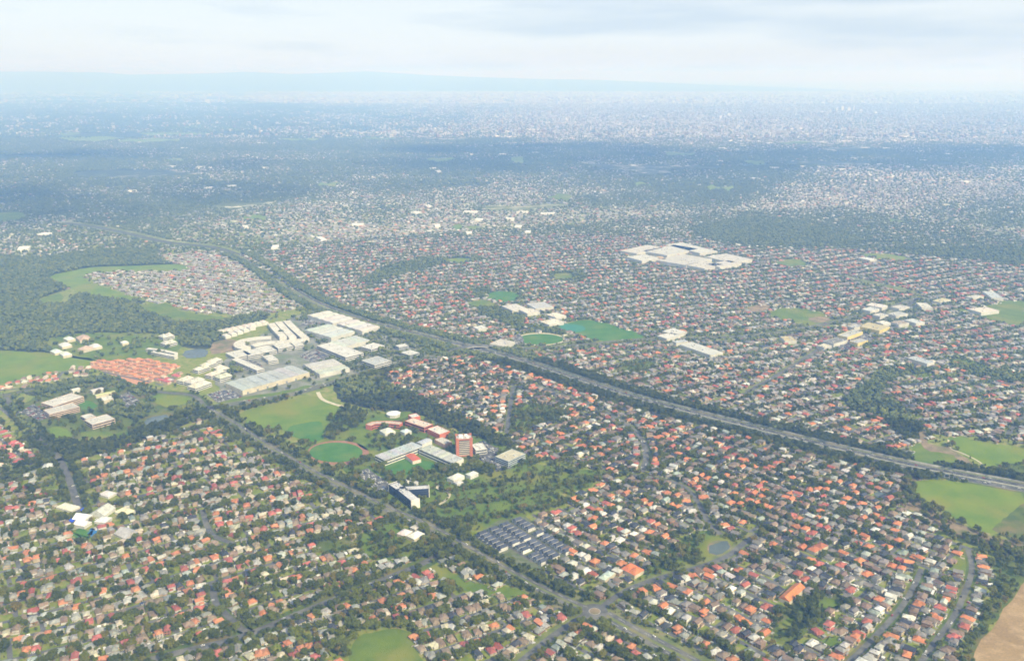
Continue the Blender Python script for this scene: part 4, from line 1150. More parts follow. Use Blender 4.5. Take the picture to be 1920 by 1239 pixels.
# school by the arterial
for pts, lab, rc in (([(745, 1000), (758, 990), (772, 996), (760, 1006)], 'pale school block left in the bright green school ground', (0.6, 0.58, 0.52)),
                     ([(764, 1004), (782, 994), (796, 1000), (776, 1012)], 'white school block right in the bright green school ground', (0.66, 0.64, 0.58)),
                     ([(770, 988), (778, 983), (786, 988), (778, 993)], 'small cream school block at the top of the school ground', (0.6, 0.58, 0.5))):
    building('school_building', lab, 'school', pts, 5, CREAM, rc, 'hip', 'school blocks by the arterial', spans=1)
LANDMARKS.append(('the bright green school ground', G(740, 1015)))
for pts, lab, rc in (([(1240, 621), (1262, 616), (1290, 622), (1268, 628)], 'zigzag white school roof right of the playing field, upper', WHITE),
                     ([(1232, 630), (1258, 623), (1276, 629), (1250, 635)], 'zigzag white school roof right of the playing field, lower', WHITE),
                     ([(1014, 603), (1040, 597), (1055, 603), (1030, 610)], 'cream grandstand roof above the ringed oval', (0.66, 0.6, 0.5)),
                     ([(1026, 590), (1046, 585), (1056, 592), (1044, 597)], 'curved cream hall beside the grandstand', (0.66, 0.6, 0.5)),
                     ([(944, 574), (970, 569), (985, 578), (960, 584)], 'wide grey school roof below the bright green oval', (0.52, 0.5, 0.47)),
                     ([(978, 581), (998, 577), (1008, 584), (988, 590)], 'cream school roof above the oval', (0.6, 0.56, 0.48)),
                     ([(985, 569), (1020, 567), (1040, 575), (1005, 579)], 'long grey school roof beyond the oval', (0.44, 0.45, 0.46)),
                     ([(890, 613), (905, 610), (912, 614), (896, 619)], 'small white roof left of the oval trees', (0.6, 0.62, 0.6)),
                     ([(910, 645), (940, 638), (972, 640), (945, 648)], 'long low white sheds above the freeway interchange', (0.5, 0.48, 0.43)),
                     ([(1276, 646), (1298, 641), (1354, 660), (1332, 667)], 'long pale grey hall among houses right of the playing field', (0.5, 0.51, 0.48)),
                     ([(1262, 640), (1284, 637), (1290, 640), (1268, 643)], 'blue grey shed above the long pale hall', (0.42, 0.48, 0.55)),
                     ([(1466, 632), (1486, 630), (1490, 638), (1470, 640)], 'buff apartment block by the cross road', (0.5, 0.42, 0.22)),
                     ([(1611, 611), (1629, 605), (1667, 612), (1650, 622)], 'yellow edged brown roofed warehouse among shops at right', (0.45, 0.4, 0.24)),
                     ([(1570, 628), (1600, 618), (1616, 622), (1590, 633)], 'grey roofed supermarket left of the yellow edged warehouse', (0.42, 0.43, 0.4)),
                     ([(1545, 640), (1568, 632), (1590, 638), (1562, 645)], 'dark roofed store with cream rim below the supermarket', (0.2, 0.2, 0.19)),
                     ([(1532, 648), (1545, 644), (1560, 648), (1545, 652)], 'cream octagon roofed store left of the dark store', (0.6, 0.56, 0.42)),
                     ([(1626, 572), (1634, 567), (1662, 573), (1655, 578)], 'pink rimmed white store by the straight right hand road', (0.62, 0.56, 0.52)),
                     ([(1617, 580), (1632, 575), (1648, 579), (1632, 584)], 'grey store beside the pink rimmed store', (0.5, 0.52, 0.53)),
                     ([(1718, 568), (1738, 568), (1746, 575), (1732, 580)], 'cream showroom right of the straight road', (0.55, 0.54, 0.48)),
                     ([(1646, 604), (1656, 600), (1666, 605), (1656, 609)], 'round cream restaurant roof beside the yellow warehouse', (0.66, 0.64, 0.58)),
                     ([(1700, 600), (1712, 597), (1730, 603), (1718, 608)], 'pale blue showroom right of the restaurant', (0.52, 0.56, 0.58)),
                     ([(1704, 671), (1716, 668), (1752, 678), (1738, 683)], 'long grey blue factory by the creek trees', (0.4, 0.44, 0.47)),
                     ([(1844, 548), (1860, 545), (1878, 556), (1864, 562)], 'grey ribbed factory at the far right', (0.42, 0.46, 0.48)),
                     ([(1815, 556), (1834, 552), (1840, 556), (1822, 560)], 'small white factory at the far right', (0.52, 0.52, 0.48)),
                     ([(1822, 580), (1850, 574), (1866, 582), (1840, 588)], 'cream school roof on the long green reserve', (0.62, 0.56, 0.48)),
                     ([(1752, 563), (1770, 558), (1778, 562), (1762, 569)], 'yellow buff roof above the long green reserve', (0.5, 0.46, 0.25)),
                     ([(1592, 612), (1606, 607), (1616, 611), (1602, 616)], 'small grey shop above the supermarket by the straight road', (0.42, 0.42, 0.4)),
                     ([(1640, 590), (1652, 586), (1662, 590), (1650, 595)], 'white shop between the grey store and the restaurant', (0.54, 0.53, 0.5)),
                     ([(1668, 588), (1686, 583), (1698, 588), (1680, 594)], 'wide grey shop right of the straight road', (0.4, 0.41, 0.4)),
                     ([(1674, 575), (1690, 571), (1702, 575), (1686, 580)], 'pale shop opposite the cream showroom', (0.5, 0.48, 0.45)),
                     ([(1676, 604), (1690, 600), (1700, 605), (1684, 610)], 'brown roofed shop beside the pale blue showroom', (0.34, 0.27, 0.2)),
                     ([(1596, 640), (1612, 634), (1626, 638), (1608, 645)], 'grey shop below the yellow edged warehouse', (0.38, 0.39, 0.4)),
                     ([(1614, 484), (1622, 481), (1640, 486), (1632, 489)], 'pale shed beside the narrow yellow field', (0.58, 0.6, 0.58))):
    wc = (0.6, 0.5, 0.2) if 'yellow edged' in lab else OFFW
    building('low_building', lab, 'hall' if 'school' in lab or 'hall' in lab else 'store', pts, 8, wc, rc, 'flat', 'large roofs in the suburbs', units=4)
# shopping mall
ML = 'roofs of the shopping mall'
for pts, lab, c_ in (([(1166, 470), (1215, 459), (1240, 464), (1195, 477)], 'left wing of the big pale shopping mall', (0.5, 0.48, 0.43)),
                     ([(1215, 470), (1262, 458), (1300, 466), (1250, 482)], 'upper left roof of the big pale shopping mall', (0.48, 0.48, 0.44)),
                     ([(1252, 459), (1280, 454), (1340, 471), (1312, 476)], 'upper long roof of the big pale shopping mall', (0.52, 0.52, 0.48)),
                     ([(1240, 488), (1280, 474), (1322, 486), (1290, 500)], 'front left roof of the big pale shopping mall', (0.47, 0.46, 0.42)),
                     ([(1290, 497), (1318, 488), (1350, 496), (1322, 505)], 'front corner roof of the big pale shopping mall', (0.5, 0.48, 0.43)),
                     ([(1330, 482), (1362, 474), (1402, 486), (1372, 494)], 'right wing of the big pale shopping mall', (0.49, 0.48, 0.45)),
                     ([(1330, 496), (1366, 487), (1384, 494), (1350, 502)], 'lower right roof of the big pale shopping mall', (0.5, 0.48, 0.44)),
                     ([(1180, 482), (1212, 476), (1232, 484), (1204, 491)], 'lower left roof of the big pale shopping mall', (0.52, 0.52, 0.48)),
                     ([(1232, 482), (1240, 480), (1248, 485), (1240, 488)], 'small orange roof at the front of the mall', (0.62, 0.36, 0.1))):
    building('mall_wing', lab, 'mall', pts, 11, OFFW, c_, 'flat', ML, units=9)

# freeway bridge over the creek, and the cross road's overpass
bx = G(1716, 881)
i0 = int(np.argmin(np.hypot(*(FWL - bx).T)))
sl = FWL[i0 - 2:i0 + 4]
root = empty('creek_bridge', (bx[0], bx[1], 0))
tag(root, 'pale concrete creek bridge carrying the freeway', 'bridge')
LANDMARKS.append(('the freeway creek bridge', bx))
for off, nm in ((-19.0, 'parapet'), (19.0, 'parapet')):
    a = Acc()
    wall_acc(a, sl - bx, off, 1.0, 0.3, 1.8)
    part(nm, a, root, CONC)
for q in (0, 2, 5):
    a = Acc()
    d_ = sl[min(q + 1, 5)] - sl[max(q - 1, 0)]
    nn = np.array((-d_[1], d_[0])) / np.hypot(*d_)
    box(a, (*(sl[q] - bx - nn * 20.2), 0), (2.2, 1.2, 1.9), math.atan2(d_[1], d_[0]))
    part('pier', a, root, CONC)
ci = int(np.argmin([np.min(np.hypot(*(FWL - q).T)) for q in CRSL]))
ov = CRSL[max(ci - 6, 0):ci + 7]
oc_ = CRSL[ci]
root = empty('overpass', (oc_[0], oc_[1], 0))
tag(root, 'road overpass crossing the freeway near the warehouses', 'bridge')
a = Acc()
n_ = len(ov)
zz = 7.5 * np.sin(np.linspace(0.12, math.pi - 0.12, n_)) ** 0.6
t_ = np.gradient(ov, axis=0)
t_ /= np.hypot(*t_.T)[:, None]
nr = np.stack([-t_[:, 1], t_[:, 0]], 1)
P0, P1 = ov - oc_ - nr * 10, ov - oc_ + nr * 10
V = np.concatenate([np.c_[P0, zz], np.c_[P1, zz], np.c_[P0, np.maximum(zz - 1.6, 0)], np.c_[P1, np.maximum(zz - 1.6, 0)]])
i = np.arange(n_ - 1)
a.add(V, np.concatenate([np.stack([i, i + 1, n_ + i + 1, n_ + i], 1)]))
part('deck', a, root, ASPHALT)
a = Acc()
a.add(V, np.concatenate([np.stack([i, i + 1, 2 * n_ + i + 1, 2 * n_ + i], 1), np.stack([n_ + i, n_ + i + 1, 3 * n_ + i + 1, 3 * n_ + i], 1), np.stack([2 * n_ + i, 2 * n_ + i + 1, 3 * n_ + i + 1, 3 * n_ + i], 1)]))
part('girder', a, root, CONC)
for sgn in (-18.5, 0, 18.5):
    a = Acc()
    fq = FWL[int(np.argmin(np.hypot(*(FWL - oc_).T)))]
    fd = np.gradient(FWL, axis=0)[int(np.argmin(np.hypot(*(FWL - oc_).T)))]
    fd = fd / np.hypot(*fd)
    q = fq - oc_ + np.array((-fd[1], fd[0])) * sgn
    box(a, (*q, 0), (8, 1.2, 5.6), math.atan2(fd[1], fd[0]))
    part('pier', a, root, CONC)
LANDMARKS += [('the kidney pond', G(1349, 1027)), ('the dark roofed townhouses', G(975, 1020)), ('the bare tan field', G(1850, 1190)), ('the wooded park', G(1500, 1160)),
              ('the rounded green reserve', G(725, 1210)), ('the curved linear park', G(890, 1090)), ('the blue ball court', G(179, 998)), ('the bottom left crescent', G(415, 1140)),
              ('the triangular pocket park', G(1802, 1055)), ('the collector road bend', G(560, 1150)), ('the big green paddock', G(1800, 940)), ('the running track', G(634, 849))]

# long orange roofed terrace by the wooded park
building('terrace_row', 'long bright orange terrace roof by the wooded park', 'terrace', [(1455, 1120), (1492, 1096), (1514, 1100), (1480, 1126)], 5, CREAM, (0.56, 0.2, 0.07), 'gable', None, spans=5)
for pts, lab, rc in (([(1512, 1028), (1538, 1016), (1554, 1022), (1528, 1036)], 'cluster of joined orange roofs right of the pond, large', (0.42, 0.14, 0.07)),
                     ([(1170, 1066), (1182, 1052), (1204, 1068), (1190, 1082)], 'joined bright orange roofs left of the pond park', (0.54, 0.18, 0.07)),
                     ([(1120, 1082), (1140, 1070), (1154, 1074), (1134, 1088)], 'pale mint flat roof beside joined orange roofs', (0.45, 0.56, 0.5))):
    building('terrace_row', lab, 'terrace', pts, 5, CREAM, rc, 'hip', None, spans=2)

# ================================================================== HOUSES
PAL = {  # name: roof colours (label word, colour, weight)
    'right': [('orange', (0.50, 0.19, 0.085), 16), ('red', (0.36, 0.11, 0.08), 9), ('brown', (0.2, 0.145, 0.11), 27), ('grey', (0.2, 0.19, 0.175), 24), ('charcoal', (0.045, 0.05, 0.065), 11), ('pale grey', (0.42, 0.42, 0.39), 7), ('white', (0.58, 0.57, 0.53), 4), ('sage green', (0.27, 0.31, 0.27), 4)],
    'left': [('orange', (0.48, 0.2, 0.1), 13), ('red', (0.36, 0.115, 0.095), 13), ('brown', (0.24, 0.18, 0.13), 24), ('grey', (0.27, 0.27, 0.24), 18), ('charcoal', (0.06, 0.065, 0.075), 4), ('pale grey', (0.38, 0.39, 0.36), 12), ('cream', (0.46, 0.42, 0.32), 11), ('sage green', (0.27, 0.31, 0.28), 3)],
    'mid': [('orange', (0.46, 0.17, 0.08), 9), ('red', (0.34, 0.1, 0.08), 9), ('brown', (0.22, 0.165, 0.135), 32), ('grey', (0.26, 0.255, 0.245), 28), ('charcoal', (0.08, 0.085, 0.1), 6), ('pale grey', (0.38, 0.38, 0.37), 9), ('cream', (0.47, 0.44, 0.36), 6), ('white', (0.52, 0.51, 0.48), 3)],
    'grey': [('brown', (0.26, 0.2, 0.165), 25), ('grey', (0.26, 0.26, 0.25), 48), ('pale grey', (0.38, 0.38, 0.36), 14), ('white', (0.5, 0.49, 0.46), 4), ('orange', (0.44, 0.19, 0.11), 4), ('red', (0.33, 0.11, 0.09), 4)],
    'terracotta': [('terracotta', (0.47, 0.2, 0.095), 80), ('pale terracotta', (0.5, 0.27, 0.15), 20)],
    'orange': [('orange', (0.5, 0.2, 0.1), 30), ('red', (0.38, 0.12, 0.09), 15), ('cream', (0.55, 0.46, 0.36), 15), ('brown', (0.25, 0.18, 0.14), 30), ('pale grey', (0.5, 0.5, 0.47), 10)],
    'pink': [('red', (0.42, 0.11, 0.1), 45), ('cream', (0.5, 0.4, 0.3), 20), ('brown', (0.26, 0.19, 0.15), 20), ('pale grey', (0.5, 0.5, 0.46), 15)],
}
WALLS = np.array([(0.68, 0.63, 0.5), (0.74, 0.71, 0.63), (0.42, 0.3, 0.2), (0.54, 0.4, 0.26), (0.36, 0.22, 0.15), (0.64, 0.53, 0.36), (0.78, 0.76, 0.72), (0.72, 0.69, 0.6)])

DIST = [  # polygon, street direction (deg), palette, street spacing, lot width, tree chance, bend, lot use
    ('D1', [(-90, 905), (110, 866), (386, 777), (470, 822), (640, 918), (780, 982), (856, 1020), (720, 1086), (560, 1150), (330, 1224), (180, 1310), (-90, 1345)], 33, 'left', 43, 10.9, 1.6, 22, 0.96),
    ('D1b', [(180, 1310), (330, 1224), (560, 1150), (720, 1086), (862, 1022), (960, 1076), (1096, 1147), (1000, 1222), (950, 1340)], 36, 'left', 44, 11.2, 1.6, 15, 0.96),
    ('D2', [(1100, 1152), (1300, 1242), (1420, 1340), (950, 1340), (1000, 1222)], -44, 'left', 45, 11.6, 1.6, 8, 0.97),
    ('D3a', [(872, 1022), (985, 985), (1110, 918), (1150, 885), (1230, 896), (1330, 880), (1480, 880), (1690, 905), (1690, 935), (1780, 1003), (1862, 1035), (1862, 1085), (1800, 1239), (1780, 1340), (1420, 1340), (1134, 1150)], -48, 'right', 45.5, 11.7, 1.1, 10, 0.98),
    ('D3b', [(690, 706), (860, 662), (960, 692), (1200, 768), (1400, 818), (1690, 890), (1690, 905), (1480, 880), (1330, 880), (1230, 896), (1150, 885), (1010, 862), (960, 838), (930, 808), (860, 780), (760, 730)], 43, 'right', 45.5, 11.7, 1.4, 14, 0.98),
    ('D4', [(505, 503), (600, 562), (860, 640), (960, 662), (1200, 738), (1400, 790), (1600, 840), (1716, 864), (1716, 830), (1790, 815), (2010, 850), (2010, 470), (1600, 468), (1420, 468), (1290, 448), (1100, 440), (700, 450), (540, 470), (490, 480)], 22, 'mid', 48, 12.5, 2.5, 26, 0.94),
    ('D5', [(165, 512), (335, 509), (300, 480), (440, 468), (520, 530), (578, 578), (500, 587), (425, 592), (345, 582), (268, 562), (172, 526)], -32, 'grey', 50, 13, 0.3, 8, 0.9),
    ('D7', [(-60, 724), (60, 708), (158, 686), (205, 704), (140, 713), (60, 728), (-60, 750)], 14, 'orange', 50, 15, 0.5, 3, 0.9),
    ('D8', [(-60, 762), (5, 750), (108, 864), (-60, 905)], -44, 'pink', 48, 13, 0.5, 3, 0.9),
    ('DT', [(160, 684), (226, 665), (275, 672), (336, 686), (312, 704), (254, 728), (205, 702)], -30, 'terracotta', 34, 10.0, 0.0, 7, 1.0),
    ('DP', [(256, 728), (312, 706), (338, 700), (336, 712), (292, 735)], -32, 'pink', 40, 11, 0.1, 3, 1.0),
]
HX = dict(x=[], y=[], a=[], pal=[], kind=[])
TREES = dict(x=[], y=[], h=[], d=[])       # single trees: position, height, dark or not
STREETS = Acc()
CARS = []                                   # (x, y, heading, where)


def road_clear(X, Y, extra=0.0):
    ok = np.ones(len(X), bool)
    for line, c_ in ROADS:
        lo, hi = line.min(0) - c_ - 30, line.max(0) + c_ + 30
        m_ = (X > lo[0]) & (X < hi[0]) & (Y > lo[1]) & (Y < hi[1])
        if m_.any():
            ok[m_] &= polydist(line[::2] if len(line) > 6 else line, X[m_], Y[m_]) > c_ + extra
    return ok


def free(X, Y, polys):
    ok = np.ones(len(X), bool)
    for P in polys:
        ok &= ~inside(P, X, Y)
    return ok


def rows_along(line, offs, pal, nm, lot, chance=0.95):
    P_ = catmull(line[::3], 2.0) if len(line) > 9 else line
    t = np.gradient(P_, axis=0)
    t /= np.maximum(np.hypot(*t.T)[:, None], 1e-9)
    L_ = np.cumsum(np.r_[0, np.hypot(*np.diff(P_, axis=0).T)])
    for off in offs:
        s_ = np.arange(rng.uniform(0, lot), L_[-1], lot)
        i_ = np.clip(np.searchsorted(L_, s_), 0, len(P_) - 1)
        d_ = t[i_]
        Q = P_[i_] + np.stack([-d_[:, 1], d_[:, 0]], 1) * (off + rng.normal(0, 0.8, len(i_)))[:, None]
        an_ = np.arctan2(d_[:, 1], d_[:, 0]) + (0 if off > 0 else math.pi)
        ok_ = free(Q[:, 0], Q[:, 1], EXCL + [TOWN]) & inframe(Q[:, 0], Q[:, 1], 90) & (rng.random(len(Q)) < chance)
        for l2, c2 in ROADS:
            if l2 is not line:
                ok_ &= polydist(l2[::2] if len(l2) > 6 else l2, Q[:, 0], Q[:, 1]) > c2 * 0.8 + 4
        HX['x'].append(Q[ok_, 0]); HX['y'].append(Q[ok_, 1]); HX['a'].append(an_[ok_]); HX['pal'] += [pal] * int(ok_.sum()); HX['kind'] += [nm] * int(ok_.sum())


# the dark roofed townhouse estate keeps its own ground
TOWN = GP([(884, 1008), (935, 975), (985, 968), (1010, 985), (1068, 1040), (1010, 1068), (960, 1058), (920, 1035)])
TERR = GP(DIST[-2][1])
for l_, pal_, nm_, of_ in ((R1L, 'right', 'D3a', 15), (R2L, 'right', 'D3a', 15), (RBU, 'right', 'D3a', 17), (PNL, 'right', 'D3a', 16), (CVL, 'right', 'D3b', 16), (STL, 'right', 'D3b', 15),
                           (CLL, 'left', 'D1', 16), (CL2, 'left', 'D1', 16), (RBL, 'left', 'D2', 19), (R5L, 'left', 'D1', 22), (EAL, 'mid', 'D4', 17), (NRL, 'mid', 'D4', 18)):
    rows_along(l_, (of_, -of_), pal_, nm_, 12.2)
rows_along(ART2, (33, -33), 'left', 'D2', 12.2)
rows_along(ARTL[len(ARTL) // 2:], (-33,), 'left', 'D1', 12.2)
rows_along(R2L, (-37,), 'right', 'D3a', 12.2)
for nm, poly, deg, pal, sp_, lot, treech, bend, use in DIST:
    P = GP(poly)
    th = R(deg)
    ex, ey = np.array((math.cos(th), math.sin(th))), np.array((-math.sin(th), math.cos(th)))
    u, v = P @ ex, P @ ey
    ph = rng.uniform(0, 6.28, 4)

    def W(u_, v_, ex=ex, ey=ey, ph=ph, bend=bend):
        du = bend * 0.4 * np.sin(v_ / 170 + ph[0])
        dv = bend * (np.sin(u_ / 190 + ph[1]) * 0.7 + np.sin(u_ / 83 + v_ / 240 + ph[2]) * 0.4 + np.sin(v_ / 310 + ph[3]) * 0.3)
        return (u_ + du)[..., None] * ex + (v_ + dv)[..., None] * ey
    excl = [q for q in EXCL if len(q)] + ([TOWN] if nm == 'D3a' else []) + ([TERR] if nm != 'DT' else [])
    # skip polygons whose box does not touch the district
    lo, hi = P.min(0), P.max(0)
    excl = [q for q in excl if (q.min(0) < hi).all() and (q.max(0) > lo).all()]
    vs = np.arange(v.min() - sp_, v.max() + sp_, sp_)
    for ki, v0 in enumerate(vs):
        # the street itself
        us = np.arange(u.min() - 20, u.max() + 20, 12.0)
        L = W(us, np.full(len(us), v0))
        ok = inside(P, L[:, 0], L[:, 1]) & free(L[:, 0], L[:, 1], excl) & inframe(L[:, 0], L[:, 1], 90)
        run = []
        for q in range(len(us) + 1):
            if q < len(us) and ok[q]:
                run.append(q)
            else:
                if len(run) > 2:
                    ribbon_acc(STREETS, L[run], -2.9, 2.9, 0.2 + 0.002 * (ki % 3))
                run = []
        # cross streets
        cross = np.arange(u.min() + rng.uniform(20, 90), u.max(), rng.uniform(130, 210)) + rng.uniform(-20, 20)
        for uc in cross:
            vv = np.linspace(v0, v0 + sp_, 6)
            Lc = W(np.full(6, uc), vv)
            if inside(P, Lc[:, 0], Lc[:, 1]).all() and free(Lc[:, 0], Lc[:, 1], excl).all() and inframe(Lc[:, 0], Lc[:, 1], 90).all():
                ribbon_acc(STREETS, Lc, -2.8, 2.8, 0.208 + 0.002 * (ki % 3))
        # lots on both sides
        for side in (1, -1):
            n = int((u.max() - u.min()) / lot) + 2
            uu = u.min() + np.arange(n) * lot + rng.uniform(0, lot) + rng.normal(0, 0.7, n)
            set_ = (11.4 if sp_ > 44.5 else 10.4) if sp_ > 41 else sp_ / 2 - 8.0
            vv = v0 + side * (set_ + rng.normal(0, 0.9, n))
            C = W(uu, vv)
            D_ = W(uu + 3, vv) - W(uu - 3, vv)
            an = np.arctan2(D_[:, 1], D_[:, 0]) + (0 if side > 0 else math.pi)
            near_c = np.zeros(n, bool)
            cr = cross if side > 0 else []
            for uc in cr:
                near_c |= np.abs(uu - uc) < 8.0
            ok = inside(P, C[:, 0], C[:, 1]) & free(C[:, 0], C[:, 1], excl) & ~near_c & inframe(C[:, 0], C[:, 1], 90) & (rng.random(n) < use)
            ok &= road_clear(C[:, 0], C[:, 1], 5.0)
            HX['x'].append(C[ok, 0]); HX['y'].append(C[ok, 1]); HX['a'].append(an[ok]); HX['pal'] += [pal] * int(ok.sum()); HX['kind'] += [nm] * int(ok.sum())
            # garden and street trees
            if treech > 0:
                big_ = 1.25 if nm in ('D1', 'D1b', 'D2') else 1.0
                for back, ch, hh in ((1, 0.6, (5 * big_, 11 * big_)), (0.8, 0.35, (4, 8 * big_)), (0.95, 0.5, (2.2, 4)), (-0.42, 0.35, (3.5, 8 * big_)), (-0.55, 0.45, (1.8, 3.2))):
                    k = rng.random(n) < np.clip(treech * ch * (0.35 + 1.3 * fbm(C[:, 0], C[:, 1], 130, 3)), 0, 1)
                    T = W(uu[k] + rng.uniform(-6, 6, k.sum()), v0 + side * (set_ + back * 10.4 + rng.normal(0, 1.5, k.sum())))
                    TREES['x'].append(T[:, 0]); TREES['y'].append(T[:, 1]); TREES['h'].append(rng.uniform(*hh, k.sum())); TREES['d'].append(np.zeros(k.sum(), int))
            # parked cars
            if nm not in ('DT', 'DP'):
                k = np.where(rng.random(n) < 0.16)[0]
                T = W(uu[k] + 5, np.full(len(k), v0 + side * 2.0))
                okc = inside(P, T[:, 0], T[:, 1]) & free(T[:, 0], T[:, 1], excl) & inframe(T[:, 0], T[:, 1], 20)
                for q, kk in enumerate(k):
                    if okc[q]:
                        CARS.append((T[q, 0], T[q, 1], an[kk], 'street'))
tag(link('residential_streets', STREETS.mesh('residential_streets', STREET)), 'grey residential streets between the rows of houses', None, None, 'structure')

hx, hy, ha = np.concatenate(HX['x']), np.concatenate(HX['y']), np.concatenate(HX['a'])
hp, hk = np.array(HX['pal']), np.array(HX['kind'])
# no two houses on one plot
grid_, keep_ = {}, np.ones(len(hx), bool)
for i_ in range(len(hx)):
    lim = 64.0 if hk[i_] in ('DT', 'DP') else 98.0
    cx, cy = int(hx[i_] // 16), int(hy[i_] // 16)
    for ax in (-1, 0, 1):
        for ay in (-1, 0, 1):
            for j_ in grid_.get((cx + ax, cy + ay), ()):
                if (hx[i_] - hx[j_]) ** 2 + (hy[i_] - hy[j_]) ** 2 < lim:
                    keep_[i_] = False
    if keep_[i_]:
        grid_.setdefault((cx, cy), []).append(i_)
hx, hy, ha, hp, hk = hx[keep_], hy[keep_], ha[keep_], hp[keep_], hk[keep_]
n = len(hx)
cname, ccol = np.empty(n, object), np.zeros((n, 3))
for pal, items in PAL.items():
    m_ = np.where(hp == pal)[0]
    w_ = np.array([q[2] for q in items], float)
    # neighbouring roofs tend to match: blend a slow noise into the draw
    r_ = (rng.random(len(m_)) + 0.5 * (fbm(hx[m_], hy[m_], 120, 17) - 0.5)) % 1.0
    pick = np.searchsorted(np.cumsum(w_ / w_.sum()), np.clip(r_, 0, 0.9999))
    for j, q in enumerate(items):
        s_ = m_[pick == j]
        cname[s_] = q[0]
        ccol[s_] = q[1]
ccol = ccol * rng.uniform(0.82, 1.2, (n, 1)) * rng.uniform(0.95, 1.05, (n, 3))
dist = np.hypot(np.hypot(hx, hy), CAM_H)
wcol = WALLS[rng.integers(0, len(WALLS), n)] * rng.uniform(0.75, 1.05, (n, 1)) * np.where(np.isin(hk, ['D4', 'D5']), 0.66, np.where(np.isin(hk, ['D1', 'D1b', 'D2']), 0.72, 0.95))[:, None]
two = rng.random(n) < np.where((hk == 'D3a') | (hk == 'D3b'), 0.46, 0.18)
dense = (hk == 'DT') | (hk == 'DP')
dist = np.hypot(np.hypot(hx, hy), CAM_H)
px, py = proj(hx, hy)
vis = (px > 4) & (px < 1916) & (py > 0) & (py < 1236)
order = np.argsort(np.where(vis & ~dense, dist, 1e9))
IND = order[:300]
ind = np.zeros(n, bool)
ind[IND] = True
print('houses', n)

# house prototypes: (wings, storeys); local y points away from the street, so the front is at -y
VAR = []
for v_ in range(10):
    rn = np.random.default_rng(100 + v_)
    tw = v_ >= 7
    hw = 5.8 if tw else 3.0
    Wm, Dm = (rn.uniform(14, 17), rn.uniform(9.6, 11.0)) if not tw else (rn.uniform(12.5, 14.5), rn.uniform(9.5, 10.5))
    wg = [(0.0, 0.0, math.pi / 2, Wm, Dm, hw, Dm * 0.23, 1.0 if v_ % 4 != 3 else 0.0)]
    if v_ not in (3,):
        sgn = -1 if v_ % 2 else 1
        yy = (-Wm * 0.22) if v_ % 3 else (Wm * 0.2)
        wg.append((sgn * 1.4, yy, 0.0, rn.uniform(12.6, 13.6), rn.uniform(6.4, 8.0), 2.7 if tw or v_ != 5 else 2.7, 1.6, 1.0 if v_ % 3 else 0.25))
    if v_ in (1, 4, 8):
        wg.append((-3.4 if v_ % 2 else 3.3, -Wm * 0.42, math.pi / 2, 7.0, 5.4, 2.65, 1.35, 0.9))
    VAR.append((wg, tw))
hv = np.where(two, rng.integers(7, 10, n), rng.integers(0, 7, n))
hs = rng.uniform(0.88, 1.12, n) * np.where(np.isin(hk, ['D1', 'D1b', 'D2']), 0.71, np.where(hk == 'D4', 0.78, np.where(dense, 1.0, 0.78)))
ha = ha + np.where(dense, 0, rng.normal(0, 0.12, n)) + np.where(rng.random(n) < 0.2, math.pi / 2, 0) * ~dense
jit = np.where(np.isin(hk, ['D1', 'D1b', 'D2', 'D4']), 2.0, 1.0) * ~dense
hx, hy = hx + rng.normal(0, 1, n) * jit, hy + rng.normal(0, 1, n) * jit

# everything past the 300 nearest houses: one mass
RW = Acc()
rest = ~ind
for v_, (wg, tw) in enumerate(VAR):
    m_ = rest & (hv == v_) & ~dense
    q = np.where(m_)[0]
    if not len(q):
        continue
    for (lx, ly, la, w_, d_, hw_, rh_, hip_) in wg:
        X = hx[q] + (lx * np.cos(ha[q]) - ly * np.sin(ha[q])) * hs[q]
        Y = hy[q] + (lx * np.sin(ha[q]) + ly * np.cos(ha[q])) * hs[q]
        o1 = np.ones(len(q))
        wings(RW, RW, X, Y, 0 * o1, ha[q] + la, w_ * hs[q], d_ * hs[q], hw_ * o1, rh_ * o1, hip_ * o1, wcol[q], ccol[q])
# the dense terraces: small hip roofs shoulder to shoulder
q = np.where(dense)[0]
o1 = np.ones(len(q))
wings(RW, RW, hx[q], hy[q], 0 * o1, ha[q] + math.pi / 2 * (rng.random(len(q)) < 0.4), 11.5 * o1, 9.4 * o1, rng.choice([3.0, 5.6], len(q)), 2.1 * o1, o1, np.repeat([(0.56, 0.42, 0.3)], len(q), 0), ccol[q])
# sheds and verandas in the back gardens
q = np.where((rng.random(n) < 0.95) & ~dense)[0]
q = np.r_[q, q[rng.random(len(q)) < 0.4]]
sx_, sy_ = rng.uniform(-5, 5, len(q)), rng.uniform(7.6, 11, len(q))
sc_ = np.array([(0.68, 0.67, 0.62), (0.5, 0.5, 0.48), (0.42, 0.4, 0.33), (0.3, 0.32, 0.3), (0.75, 0.75, 0.73)])[rng.integers(0, 5, len(q))]
SH = Acc()
boxes(SH, hx[q] + sx_ * np.cos(ha[q]) - sy_ * np.sin(ha[q]), hy[q] + sx_ * np.sin(ha[q]) + sy_ * np.cos(ha[q]), 0 * sx_, ha[q], rng.uniform(2.5, 5.5, len(q)), rng.uniform(2.2, 3.6, len(q)), rng.uniform(2.1, 2.6, len(q)), sc_)
# driveways
q = np.where(~dense & (dist < 2600))[0]
dx_, dy_ = np.where(rng.random(len(q)) < 0.5, -4.2, 4.2), np.full(len(q), -8.8)
boxes(SH, hx[q] + dx_ * np.cos(ha[q]) - dy_ * np.sin(ha[q]), hy[q] + dx_ * np.sin(ha[q]) + dy_ * np.cos(ha[q]), 0 * dx_, ha[q], np.full(len(q), 2.9), np.full(len(q), 5.4), np.full(len(q), 0.17),
      np.array([(0.36, 0.35, 0.32), (0.24, 0.23, 0.22), (0.42, 0.36, 0.29)])[rng.integers(0, 3, len(q))])
